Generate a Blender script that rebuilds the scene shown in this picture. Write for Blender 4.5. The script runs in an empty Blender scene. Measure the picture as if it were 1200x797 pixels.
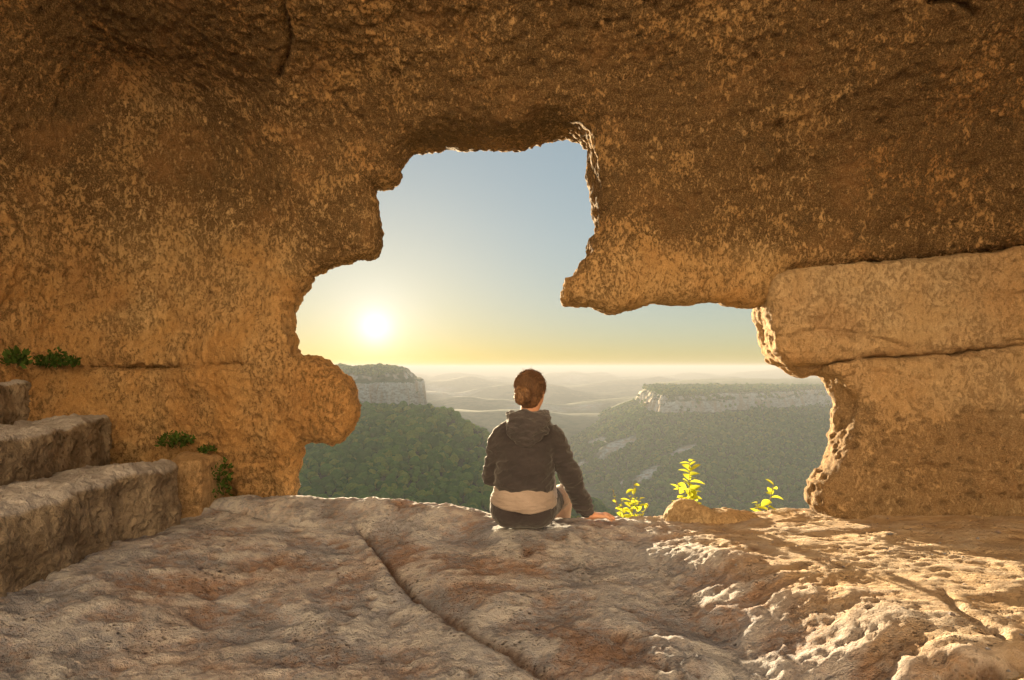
import bpy, math, random
import numpy as np
from mathutils import Vector, Euler

rng = np.random.default_rng(7)
random.seed(7)
SC = bpy.context.scene
COL = SC.collection

# ------------------------------------------------------------------ camera
EYE = 0.883                      # camera height above the seat of the ledge
F = 700.0                        # focal length in photograph pixels (1200 wide)
HZ = 430.0                       # horizon row
cam_d = bpy.data.cameras.new("camera")
cam = bpy.data.objects.new("camera", cam_d)
COL.objects.link(cam)
cam.location = (0, 0, EYE)
cam.rotation_euler = (math.radians(90), 0, 0)
cam_d.sensor_width = 36.0
cam_d.lens = 36.0 * F / 1200.0
cam_d.shift_y = (HZ - 398.5) / 1200.0
cam_d.clip_start = 0.05
cam_d.clip_end = 300000
SC.camera = cam

# ------------------------------------------------------------------ sky and sun
SUN_PX = (440.0, 384.0)
sun_dir = Vector(((SUN_PX[0] - 600) / F, 1.0, (HZ - SUN_PX[1]) / F)).normalized()
SUN_EL = math.asin(sun_dir.z)
SUN_AZ = math.atan2(sun_dir.x, sun_dir.y)

world = bpy.data.worlds.new("World")
SC.world = world
world.use_nodes = True
wt = world.node_tree
wt.nodes.clear()
w_out = wt.nodes.new("ShaderNodeOutputWorld")
w_bg = wt.nodes.new("ShaderNodeBackground")
w_sky = wt.nodes.new("ShaderNodeTexSky")
w_sky.sky_type = 'NISHITA'
w_sky.sun_disc = False
w_sky.sun_elevation = SUN_EL
w_sky.sun_rotation = SUN_AZ
w_sky.altitude = 300
w_sky.air_density = 1.0
w_sky.dust_density = 0.2
w_sky.ozone_density = 1.5
w_bg.inputs["Strength"].default_value = 0.0525
# the sun's own glow in the sky, added round its direction
w_tc = wt.nodes.new("ShaderNodeTexCoord")
w_dot = wt.nodes.new("ShaderNodeVectorMath"); w_dot.operation = 'DOT_PRODUCT'
w_nrm = wt.nodes.new("ShaderNodeVectorMath"); w_nrm.operation = 'NORMALIZE'
wt.links.new(w_tc.outputs["Generated"], w_nrm.inputs[0])
wt.links.new(w_nrm.outputs[0], w_dot.inputs[0])
w_dot.inputs[1].default_value = sun_dir
def wmath(op, a, b=None):
    n = wt.nodes.new("ShaderNodeMath"); n.operation = op
    for i, v in enumerate((a, b)):
        if v is None: continue
        if isinstance(v, (int, float)): n.inputs[i].default_value = v
        else: wt.links.new(v, n.inputs[i])
    return n.outputs[0]
w_d = wmath('MAXIMUM', w_dot.outputs["Value"], 0.0)
def wscale(col, fac):
    n = wt.nodes.new("ShaderNodeVectorMath"); n.operation = 'SCALE'
    n.inputs[0].default_value = col
    wt.links.new(fac, n.inputs["Scale"])
    return n.outputs[0]
def wadd(a, b):
    n = wt.nodes.new("ShaderNodeVectorMath"); n.operation = 'ADD'
    wt.links.new(a, n.inputs[0]); wt.links.new(b, n.inputs[1])
    return n.outputs[0]
glow = wadd(wscale((0.7, 0.8, 1.3), wmath('POWER', w_d, 2600.0)),
            wadd(wscale((0.45, 0.48, 0.55), wmath('POWER', w_d, 350.0)), wadd(wscale((0.45, 0.38, 0.20), wmath('POWER', w_d, 60.0)), wscale((0.22, 0.15, 0.04), wmath('POWER', w_d, 18.0)))))
# the photograph is a tone-compressed exposure: the whole sky is compressed alike
w_gam = wt.nodes.new("ShaderNodeGamma")
w_gam.inputs["Gamma"].default_value = 0.30
wt.links.new(w_sky.outputs[0], w_gam.inputs["Color"])
w_hsv = wt.nodes.new("ShaderNodeHueSaturation")
w_hsv.inputs["Saturation"].default_value = 1.6
wt.links.new(w_gam.outputs[0], w_hsv.inputs["Color"])
w_wb = wt.nodes.new("ShaderNodeVectorMath"); w_wb.operation = 'MULTIPLY'
w_wb.inputs[1].default_value = (0.93, 0.985, 1.01)              # warm white balance of the photograph
wt.links.new(w_hsv.outputs[0], w_wb.inputs[0])
w_sum = wadd(w_wb.outputs[0], glow)
wt.links.new(w_sum, w_bg.inputs["Color"])
wt.links.new(w_bg.outputs[0], w_out.inputs["Surface"])

sun_d = bpy.data.lights.new("sun", 'SUN')
sun_d.energy = 5.0
sun_d.angle = math.radians(0.5)
sun_d.color = (1.0, 0.78, 0.47)
sun = bpy.data.objects.new("sun", sun_d)
COL.objects.link(sun)
sun.location = sun_dir * 50
sun.rotation_euler = (-sun_dir).to_track_quat('-Z', 'Y').to_euler()

SC.view_settings.view_transform = 'Standard'
SC.view_settings.look = 'None'
SC.view_settings.exposure = 2.85
SC.view_settings.gamma = 1.0
SC.view_settings.use_curve_mapping = False
SC.render.engine = 'CYCLES'
cy = SC.cycles
cy.use_denoising = True
try: cy.denoiser = 'OPENIMAGEDENOISE'
except Exception: pass
cy.max_bounces = 6
cy.diffuse_bounces = 5
cy.glossy_bounces = 2
cy.transmission_bounces = 3
cy.volume_bounces = 1
cy.sample_clamp_indirect = 4.0
cy.sample_clamp_direct = 12.0
cy.caustics_reflective = False
cy.caustics_refractive = False

# ------------------------------------------------------------------ noise (numpy)
_perm = np.arange(256); np.random.default_rng(3).shuffle(_perm)
PERM = np.concatenate([_perm, _perm]).astype(np.int32)
_g = np.random.default_rng(4).normal(size=(256, 3)); _g /= np.linalg.norm(_g, axis=1)[:, None]
GRAD = _g.astype(np.float32)

def perlin(p):
    p = np.asarray(p, np.float32)
    i = np.floor(p).astype(np.int32); f = p - i
    u = f * f * f * (f * (f * 6 - 15) + 10)
    X0 = i[:, 0] & 255; Y0 = i[:, 1] & 255; Z0 = i[:, 2] & 255
    X1 = (X0 + 1) & 255; Y1 = (Y0 + 1) & 255; Z1 = (Z0 + 1) & 255
    def g(X, Y, Z, dx, dy, dz):
        h = PERM[PERM[PERM[X] + Y] + Z]
        G = GRAD[h]
        return G[:, 0] * (f[:, 0] - dx) + G[:, 1] * (f[:, 1] - dy) + G[:, 2] * (f[:, 2] - dz)
    a = g(X0, Y0, Z0, 0, 0, 0); b = g(X1, Y0, Z0, 1, 0, 0)
    c = g(X0, Y1, Z0, 0, 1, 0); d = g(X1, Y1, Z0, 1, 1, 0)
    e = g(X0, Y0, Z1, 0, 0, 1); k = g(X1, Y0, Z1, 1, 0, 1)
    l = g(X0, Y1, Z1, 0, 1, 1); m = g(X1, Y1, Z1, 1, 1, 1)
    ux, uy, uz = u[:, 0], u[:, 1], u[:, 2]
    x0 = a + ux * (b - a); x1 = c + ux * (d - c); x2 = e + ux * (k - e); x3 = l + ux * (m - l)
    y0 = x0 + uy * (x1 - x0); y1 = x2 + uy * (x3 - x2)
    return (y0 + uz * (y1 - y0)) * 1.5

def fbm(p, octaves=4, gain=0.5, lac=2.03):
    p = np.asarray(p, np.float32); s = 0; a = 1.0; n = 0
    for o in range(octaves):
        s = s + a * perlin(p + 17.3 * o); n += a
        p = p * lac; a *= gain
    return s / n

def ridged(p, octaves=4, gain=0.5, lac=2.03):
    p = np.asarray(p, np.float32); s = 0; a = 1.0; n = 0
    for o in range(octaves):
        s = s + a * (1 - np.abs(perlin(p + 31.7 * o)) * 2); n += a
        p = p * lac; a *= gain
    return s / n

def worley(p):
    p = np.asarray(p, np.float32)
    i = np.floor(p).astype(np.int32); f = p - i
    best = np.full(len(p), 9.0, np.float32)
    for dx in (-1, 0, 1):
        for dy in (-1, 0, 1):
            for dz in (-1, 0, 1):
                h = PERM[PERM[PERM[(i[:, 0] + dx) & 255] + ((i[:, 1] + dy) & 255)] + ((i[:, 2] + dz) & 255)]
                o = GRAD[h] * 0.5 + 0.5
                d = (o[:, 0] + dx - f[:, 0]) ** 2 + (o[:, 1] + dy - f[:, 1]) ** 2 + (o[:, 2] + dz - f[:, 2]) ** 2
                best = np.minimum(best, d)
    return np.sqrt(best)

def sstep(a, b, x):
    t = np.clip((x - a) / (b - a), 0, 1)
    return t * t * (3 - 2 * t)

def smax(a, b, k):
    h = np.clip(0.5 + 0.5 * (a - b) / k, 0, 1)
    return b + (a - b) * h + k * h * (1 - h)

def smin(a, b, k):
    return -smax(-a, -b, k)

# ------------------------------------------------------------------ geometry helpers
def px_to_xz(px, py, Y):
    return (px - 600.0) / F * Y, EYE + (HZ - py) / F * Y

def at(px, py, Y):
    x, z = px_to_xz(px, py, Y)
    return Vector((x, Y, z))

def proj(v):
    """photograph pixel of world points, used only while laying out cracks and stains"""
    y = np.maximum(v[:, 1], 0.05)
    return 600 + F * v[:, 0] / y, HZ - F * (v[:, 2] - EYE) / y

def poly_sdf(x, z, poly):
    """signed distance to a closed polygon, negative inside"""
    P = np.asarray(poly, np.float32); Q = np.roll(P, -1, 0)
    d = np.full(x.shape, 1e9, np.float32); inside = np.zeros(x.shape, bool)
    for (ax, az), (bx, bz) in zip(P, Q):
        ex, ez = bx - ax, bz - az
        wx, wz = x - ax, z - az
        t = np.clip((wx * ex + wz * ez) / (ex * ex + ez * ez + 1e-12), 0, 1)
        d = np.minimum(d, (wx - ex * t) ** 2 + (wz - ez * t) ** 2)
        c = ((az <= z) & (bz > z)) | ((bz <= z) & (az > z))
        if abs(ez) > 1e-12:
            xi = ax + (z - az) / ez * ex
            inside ^= c & (x < xi)
    d = np.sqrt(d)
    return np.where(inside, -d, d)

def line_dist(px, py, pts):
    d = np.full(px.shape, 1e9)
    for (ax, ay), (bx, by) in zip(pts[:-1], pts[1:]):
        ex, ey = bx - ax, by - ay
        t = np.clip(((px - ax) * ex + (py - ay) * ey) / (ex * ex + ey * ey), 0, 1)
        d = np.minimum(d, np.hypot(px - ax - ex * t, py - ay - ey * t))
    return d

def surface_nets(vol, org, h):
    vol = vol.astype(np.float32); s = vol < 0
    nx, ny, nz = vol.shape
    cs = np.zeros((nx - 1, ny - 1, nz - 1), np.int8)
    for i in (0, 1):
        for j in (0, 1):
            for k in (0, 1):
                cs += s[i:nx - 1 + i, j:ny - 1 + j, k:nz - 1 + k]
    mixed = (cs > 0) & (cs < 8)
    ci = np.argwhere(mixed)
    idx = np.full(mixed.shape, -1, np.int32); idx[mixed] = np.arange(len(ci))
    acc = np.zeros((len(ci), 3), np.float32); cnt = np.zeros(len(ci), np.float32)
    corners = [(i, j, k) for i in (0, 1) for j in (0, 1) for k in (0, 1)]
    val = {c: vol[ci[:, 0] + c[0], ci[:, 1] + c[1], ci[:, 2] + c[2]] for c in corners}
    for c in corners:
        for ax in range(3):
            if c[ax]: continue
            e = list(c); e[ax] = 1; e = tuple(e)
            a, b = val[c], val[e]
            x = (a < 0) != (b < 0)
            t = np.where(x, a / np.where(x, a - b, 1), 0)
            p = np.tile(np.array(c, np.float32), (len(ci), 1)); p[:, ax] += t
            acc[x] += p[x]; cnt[x] += 1
    v = (ci + acc / np.maximum(cnt, 1)[:, None]) * h + np.asarray(org)
    quads = []
    for ax in range(3):
        sl0 = [slice(None)] * 3; sl1 = [slice(None)] * 3
        sl0[ax] = slice(0, -1); sl1[ax] = slice(1, None)
        x = s[tuple(sl0)] != s[tuple(sl1)]
        e = np.argwhere(x)
        b, c = [(1, 2), (2, 0), (0, 1)][ax]
        n = np.array(mixed.shape)
        ok = (e[:, b] > 0) & (e[:, c] > 0) & (e[:, b] < n[b]) & (e[:, c] < n[c])
        e = e[ok]
        flip = s[e[:, 0], e[:, 1], e[:, 2]]
        def g(db, dc):
            q = e.copy(); q[:, b] += db; q[:, c] += dc
            return idx[q[:, 0], q[:, 1], q[:, 2]]
        q = np.stack([g(-1, -1), g(0, -1), g(0, 0), g(-1, 0)], 1)
        q[~flip] = q[~flip][:, ::-1]
        quads.append(q)
    q = np.concatenate(quads)
    return v, q[(q >= 0).all(1)]

def mesh_np(name, v, faces, smooth=True):
    me = bpy.data.meshes.new(name)
    v = np.ascontiguousarray(v, np.float32); faces = np.ascontiguousarray(faces, np.int32)
    n = faces.shape[1]
    me.vertices.add(len(v)); me.vertices.foreach_set("co", v.ravel())
    me.loops.add(faces.size); me.loops.foreach_set("vertex_index", faces.ravel())
    me.polygons.add(len(faces))
    me.polygons.foreach_set("loop_start", np.arange(0, faces.size, n, dtype=np.int32))
    me.polygons.foreach_set("loop_total", np.full(len(faces), n, np.int32))
    me.polygons.foreach_set("use_smooth", np.full(len(faces), smooth))
    me.update(calc_edges=True)
    return me

def get_v(me):
    a = np.empty(len(me.vertices) * 3, np.float32); me.vertices.foreach_get("co", a)
    return a.reshape(-1, 3)

def get_n(me):
    a = np.empty(len(me.vertices) * 3, np.float32); me.vertex_normals.foreach_get("vector", a)
    return a.reshape(-1, 3)

def set_v(me, v):
    me.vertices.foreach_set("co", np.ascontiguousarray(v, np.float32).ravel()); me.update()

def set_attr(me, name, a):
    at_ = me.attributes.new(name, 'FLOAT', 'POINT')
    at_.data.foreach_set("value", np.ascontiguousarray(a, np.float32))

def link(name, me, mat=None, parent=None, **props):
    o = bpy.data.objects.new(name, me); COL.objects.link(o)
    if mat is not None and me is not None and len(me.materials) == 0: me.materials.append(mat)
    if parent is not None: o.parent = parent
    for k, val in props.items(): o[k] = val
    return o

def empty(name, loc, rz=0, **props):
    o = bpy.data.objects.new(name, None); COL.objects.link(o)
    o.location = loc; o.rotation_euler = (0, 0, rz); o.empty_display_size = 0.1
    for k, val in props.items(): o[k] = val
    return o

def subdivided(me, levels=1):
    o = bpy.data.objects.new("work", me); COL.objects.link(o)
    m = o.modifiers.new("s", 'SUBSURF'); m.levels = levels; m.subdivision_type = 'CATMULL_CLARK'
    dg = bpy.context.evaluated_depsgraph_get()
    r = bpy.data.meshes.new_from_object(o.evaluated_get(dg))
    bpy.data.objects.remove(o); bpy.data.meshes.remove(me)
    return r

# ------------------------------------------------------------------ materials
class NT:
    def __init__(self, name):
        self.m = bpy.data.materials.new(name); self.m.use_nodes = True
        self.t = self.m.node_tree; self.t.nodes.clear()
        self.out = self.t.nodes.new("ShaderNodeOutputMaterial")
    def n(self, kind, **kw):
        o = self.t.nodes.new(kind)
        for k, v in kw.items():
            if k.startswith("i_"): self.set(o.inputs[k[2:].replace("_", " ")], v)
            else: setattr(o, k, v)
        return o
    def set(self, sock, v):
        if hasattr(v, "is_output"): self.t.links.new(v, sock)
        else: sock.default_value = v
    def pos(self, scale=(1, 1, 1), rot=(0, 0, 0)):
        tc = self.n("ShaderNodeTexCoord")
        mp = self.n("ShaderNodeMapping"); mp.inputs["Scale"].default_value = scale; mp.inputs["Rotation"].default_value = rot
        self.t.links.new(tc.outputs["Object"], mp.inputs[0])
        return mp.outputs[0]
    def noise(self, vec, scale, detail=4, rough=0.55, dist=0.0):
        o = self.n("ShaderNodeTexNoise"); self.set(o.inputs["Vector"], vec)
        o.inputs["Scale"].default_value = scale; o.inputs["Detail"].default_value = detail
        o.inputs["Roughness"].default_value = rough; o.inputs["Distortion"].default_value = dist
        return o.outputs["Fac"]
    def voro(self, vec, scale, feature='F1'):
        o = self.n("ShaderNodeTexVoronoi", feature=feature); self.set(o.inputs["Vector"], vec)
        o.inputs["Scale"].default_value = scale
        return o.outputs["Distance"]
    def ramp(self, fac, a, b, lo=0.0, hi=1.0):
        o = self.n("ShaderNodeMapRange"); o.interpolation_type = 'SMOOTHSTEP'
        self.set(o.inputs[0], fac); o.inputs[1].default_value = a; o.inputs[2].default_value = b
        o.inputs[3].default_value = lo; o.inputs[4].default_value = hi
        return o.outputs[0]
    def mix(self, fac, a, b, mode='MIX'):
        o = self.n("ShaderNodeMix", data_type='RGBA', blend_type=mode)
        self.set(o.inputs[0], fac)
        for s, v in ((o.inputs[6], a), (o.inputs[7], b)):
            if isinstance(v, tuple): v = (*v, 1.0) if len(v) == 3 else v
            self.set(s, v)
        return o.outputs[2]
    def math(self, op, a, b=0.0):
        o = self.n("ShaderNodeMath", operation=op); self.set(o.inputs[0], a); self.set(o.inputs[1], b)
        return o.outputs[0]
    def attr(self, name):
        return self.n("ShaderNodeAttribute", attribute_name=name).outputs["Fac"]
    def bump(self, height, strength, dist, normal=None):
        o = self.n("ShaderNodeBump"); o.inputs["Strength"].default_value = strength
        o.inputs["Distance"].default_value = dist; self.set(o.inputs["Height"], height)
        if normal is not None: self.set(o.inputs["Normal"], normal)
        return o.outputs[0]
    def principled(self, color, rough=0.9, normal=None, spec=0.2):
        p = self.n("ShaderNodeBsdfPrincipled")
        c = (*color, 1.0) if isinstance(color, tuple) and len(color) == 3 else color
        self.set(p.inputs["Base Color"], c); self.set(p.inputs["Roughness"], rough)
        p.inputs["Specular IOR Level"].default_value = spec
        if normal is not None: self.set(p.inputs["Normal"], normal)
        self.t.links.new(p.outputs[0], self.out.inputs["Surface"])
        return p

def rock_mat(name, dark, mid, light, mott=1.0, soot=True, scale=1.0, bump=1.0):
    """weathered sandstone: chipped pale flecks on a dark weathered skin, ochre bare patches"""
    t = NT(name)
    p = t.pos()
    ps = t.pos(scale=(1.0, 1.0, 0.62), rot=(0.0, 0.35, 0.3))
    big = t.noise(p, 0.75 * scale, 4, 0.6)
    medn = t.noise(p, 3.2 * scale, 5, 0.6, 0.3)
    chips = t.noise(ps, 29 * scale, 6, 0.68, 0.9)
    grain = t.noise(t.pos(scale=(1.0, 1.0, 0.55), rot=(0.2, 0.5, 0.9)), 75 * scale, 4, 0.7, 0.6)
    fine = t.noise(p, 150 * scale, 3, 0.6)
    weather = t.attr("weather")                 # 0 bare rock .. 1 dark weathered skin
    pit = t.attr("pit")                         # hollows of the relief
    base = t.mix(t.ramp(medn, 0.28, 0.72), mid, light)
    base = t.mix(t.ramp(big, 0.35, 0.68, 0.0, 0.7), base, tuple(c * k for c, k in zip(mid, (0.92, 0.70, 0.50))))
    thr = t.math('ADD', t.math('MULTIPLY', weather, 0.105), t.math('MULTIPLY', t.math('SUBTRACT', medn, 0.5), 0.28))
    spk = t.math('ADD', t.math('MULTIPLY', chips, 0.55), t.math('MULTIPLY', grain, 0.45))
    m = t.ramp(t.math('ADD', t.math('SUBTRACT', spk, 0.545), thr), -0.03, 0.045)
    soft = t.ramp(t.math('ADD', t.math('SUBTRACT', spk, 0.53), thr), -0.12, 0.14, 0.0, 0.72)
    col = t.mix(soft, base, tuple(0.75 * a_ + 0.25 * b_ for a_, b_ in zip(dark, mid)))
    col = t.mix(t.math('MULTIPLY', m, t.ramp(weather, 0.1, 0.7, 0.45 * mott, 1.0 * mott)), col, dark)
    rust = t.ramp(t.noise(p, 1.9 * scale, 4, 0.6, 0.5), 0.52, 0.70, 0.0, 0.40)
    col = t.mix(rust, col, t.mix(spk, tuple(c * k for c, k in zip(mid, (0.35, 0.25, 0.2))), tuple(c * k for c, k in zip(light, (0.75, 0.55, 0.42)))))
    lich = t.math('MULTIPLY', t.ramp(t.noise(p, 7.5 * scale, 5, 0.7, 0.4), 0.57, 0.66), t.ramp(weather, 0.15, 0.7, 0.15, 0.6))
    col = t.mix(lich, col, tuple(c * k for c, k in zip(dark, (0.55, 0.62, 0.75))))
    blk = t.ramp(t.math('ADD', t.math('SUBTRACT', t.noise(ps, 40 * scale, 4, 0.7, 1.2), 0.70), t.math('MULTIPLY', weather, 0.10)), -0.02, 0.05, 0.0, 0.75)
    col = t.mix(blk, col, tuple(c * 0.35 for c in dark))
    col = t.mix(t.math('MULTIPLY', t.ramp(pit, 0.15, 0.9), 0.5), col, tuple(c * 0.55 for c in dark))
    col = t.mix(t.ramp(fine, 0.4, 0.75, 0.0, 0.3), col, tuple(min(1, c * 1.2) for c in light))
    hgt = t.math('ADD', t.math('MULTIPLY', chips, 0.9), t.math('ADD', t.math('MULTIPLY', grain, 0.5), t.math('MULTIPLY', fine, 0.2)))
    hgt = t.math('SUBTRACT', hgt, t.math('MULTIPLY', m, 0.3))
    nb = t.bump(hgt, 1.0 * bump, 0.045)
    t.principled(col, 0.92, nb, 0.12)
    return t.m

M_cave = rock_mat("cave_sandstone", (0.105, 0.058, 0.022), (0.47, 0.285, 0.115), (0.66, 0.46, 0.24))
M_slab = rock_mat("bare_sandstone", (0.18, 0.10, 0.042), (0.51, 0.355, 0.19), (0.68, 0.52, 0.33), mott=0.5, bump=1.0)
M_bounce = rock_mat("bounce_chalk", (0.42, 0.39, 0.36), (0.56, 0.53, 0.49), (0.66, 0.63, 0.59), mott=0.5, scale=0.2)  # pale stone for the added cliff that reflects sun into the cave

def floor_mat():
    t = NT("trodden_limestone")
    p = t.pos()
    pl = t.pos(scale=(1.0, 1.25, 1.25), rot=(0, 0, 0.35))
    big = t.noise(p, 1.3, 4, 0.6)
    med = t.noise(pl, 5.5, 6, 0.68, 0.15)
    sml = t.noise(pl, 26, 6, 0.7, 0.1)
    fine = t.noise(p, 130, 3, 0.6)
    pit = t.attr("pit"); crust = t.attr("crust")
    col = t.mix(t.ramp(med, 0.3, 0.68), (0.16, 0.157, 0.178), (0.325, 0.325, 0.365))
    red = t.math('MULTIPLY', t.ramp(t.math('ADD', t.math('MULTIPLY', big, 0.6), t.math('MULTIPLY', sml, 0.4)), 0.44, 0.60), 0.75)
    col = t.mix(red, col, (0.30, 0.165, 0.095))
    sun_warm = t.attr("sun_warm")  # golden tone of sunlight painted into the floor colour on the right
    col = t.mix(t.math('MULTIPLY', sun_warm, 0.8), col, t.mix(t.ramp(med, 0.3, 0.7), (0.40, 0.255, 0.13), (0.56, 0.385, 0.20)))
    wht = t.math('MULTIPLY', t.ramp(t.math('ADD', t.math('MULTIPLY', crust, 0.55), t.math('MULTIPLY', sml, 0.6)), 0.50, 0.74), 0.6)
    wht = t.math('MULTIPLY', wht, t.ramp(sun_warm, 0.0, 1.0, 1.0, 0.3))
    col = t.mix(wht, col, (0.58, 0.56, 0.555))
    col = t.mix(t.math('MULTIPLY', t.ramp(pit, 0.1, 0.85), 0.75), col, (0.13, 0.062, 0.03))
    col = t.mix(t.ramp(fine, 0.45, 0.8, 0.0, 0.2), col, (0.62, 0.56, 0.5))
    hole = t.math('MULTIPLY', t.ramp(t.voro(pl, 34), 0.34, 0.10), t.ramp(t.noise(p, 3.0, 4), 0.50, 0.66))
    prick = t.math('MULTIPLY', t.ramp(t.voro(p, 85), 0.38, 0.12), t.ramp(t.noise(p, 5.0, 4), 0.48, 0.64))
    col = t.mix(t.math('MULTIPLY', t.math('MAXIMUM', hole, prick), 0.6), col, (0.085, 0.055, 0.040))
    hgt = t.math('ADD', t.math('MULTIPLY', sml, 1.0), t.math('MULTIPLY', fine, 0.28))
    hgt = t.math('SUBTRACT', hgt, t.math('ADD', t.math('MULTIPLY', hole, 0.55), t.math('MULTIPLY', prick, 0.25)))
    nb = t.bump(hgt, 1.0, 0.030)
    t.principled(col, 0.9, nb, 0.15)
    return t.m
M_floor = floor_mat()

def grey_block_mat():
    t = NT("grey_limestone")
    p = t.pos()
    med = t.noise(p, 4.5, 6, 0.62, 0.4); sml = t.noise(p, 28, 5, 0.65, 0.5); fine = t.noise(p, 130, 3, 0.6)
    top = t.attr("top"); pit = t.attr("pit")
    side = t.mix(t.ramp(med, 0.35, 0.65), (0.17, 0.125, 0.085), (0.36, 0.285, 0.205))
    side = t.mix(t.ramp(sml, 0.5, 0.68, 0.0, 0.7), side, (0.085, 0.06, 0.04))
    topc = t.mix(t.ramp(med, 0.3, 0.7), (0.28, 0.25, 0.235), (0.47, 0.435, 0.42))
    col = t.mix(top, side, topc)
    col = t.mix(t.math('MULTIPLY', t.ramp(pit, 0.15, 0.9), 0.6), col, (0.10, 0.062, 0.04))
    nb = t.bump(t.math('ADD', sml, t.math('MULTIPLY', fine, 0.25)), 1.0, 0.035)
    t.principled(col, 0.92, nb, 0.12)
    return t.m
M_block = grey_block_mat()

# ------------------------------------------------------------------ the cave: one shell of rock with the window
def rim_xz(pts, Y): return [px_to_xz(a, b, Y) for a, b in pts]

WIN = [(480,171),(500,166),(530,162),(560,164),(590,168),(615,166),(640,161),(660,160),(675,165),(687,176),(688,200),
       (691,220),(696,245),(698,275),(690,290),(684,303),(672,318),(660,332),(656,345),(656,358),(672,361),(690,362),
       (703,366),(720,366),(740,361),(757,354),(775,357),(800,355),(830,352),(855,356),(872,358),(889,356),(889,338),(900,324),
       (950,317),(1050,312),(1100,307),(1200,294),(1380,276),(1380,700),(330,700),(331,582),
       (338,555),(343,530),(355,518),(372,517),(390,522),(403,518),(413,505),(424,488),(426,475),(419,455),(404,440),
       (385,428),(366,418),(343,415),(340,405),(341,392),(335,385),(331,370),(334,352),(344,338),(356,320),(378,311),
       (406,304),(436,299),(442,290),(443,270),(440,245),(434,230),(432,212),(450,212),(463,210),(467,200),(463,195),(472,185)]
# distance of the rock face at chosen places: (pixel x, pixel y, metres)
FACE = [(-60,60,3.55),(-60,300,3.6),(-40,480,3.75),(60,250,3.95),(60,420,4.05),(150,350,4.3),(200,200,4.28),(250,480,4.12),(240,560,4.3),
        (300,300,4.2),(300,440,3.98),(300,545,4.22),(335,480,3.9),(385,470,3.72),(410,480,3.72),(360,420,3.95),(345,370,4.05),
        (420,280,3.9),(440,260,3.92),(380,200,3.95),(440,150,4.0),(520,130,4.0),(600,130,3.98),(680,140,3.92),
        (700,230,3.78),(690,330,3.62),(730,340,3.66),(760,280,3.72),(820,330,3.78),(820,200,3.7),(900,280,3.7),(950,200,3.62),
        (1000,290,3.66),(1100,200,3.5),(1100,290,3.58),(1250,150,3.3),(1250,280,3.42),(1000,80,3.5),(1200,60,3.3),(800,80,3.7),
        (1000,500,3.8),(1250,500,3.6)]
fx, fz = zip(*[px_to_xz(a, b, 3.95) for a, b, _ in FACE]); fy = np.array([c for *_, c in FACE], np.float32)
fx = np.array(fx, np.float32); fz = np.array(fz, np.float32)
def face_y(x, z, sig=0.36):
    num = 0; den = 1e-6
    for a, b, c in zip(fx, fz, fy):
        w = np.exp(-((x - a) ** 2 + (z - b) ** 2) / (2 * sig * sig)) + 1e-5 / (0.05 + (x - a) ** 2 + (z - b) ** 2)
        num = num + w * c; den = den + w
    return num / den

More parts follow.
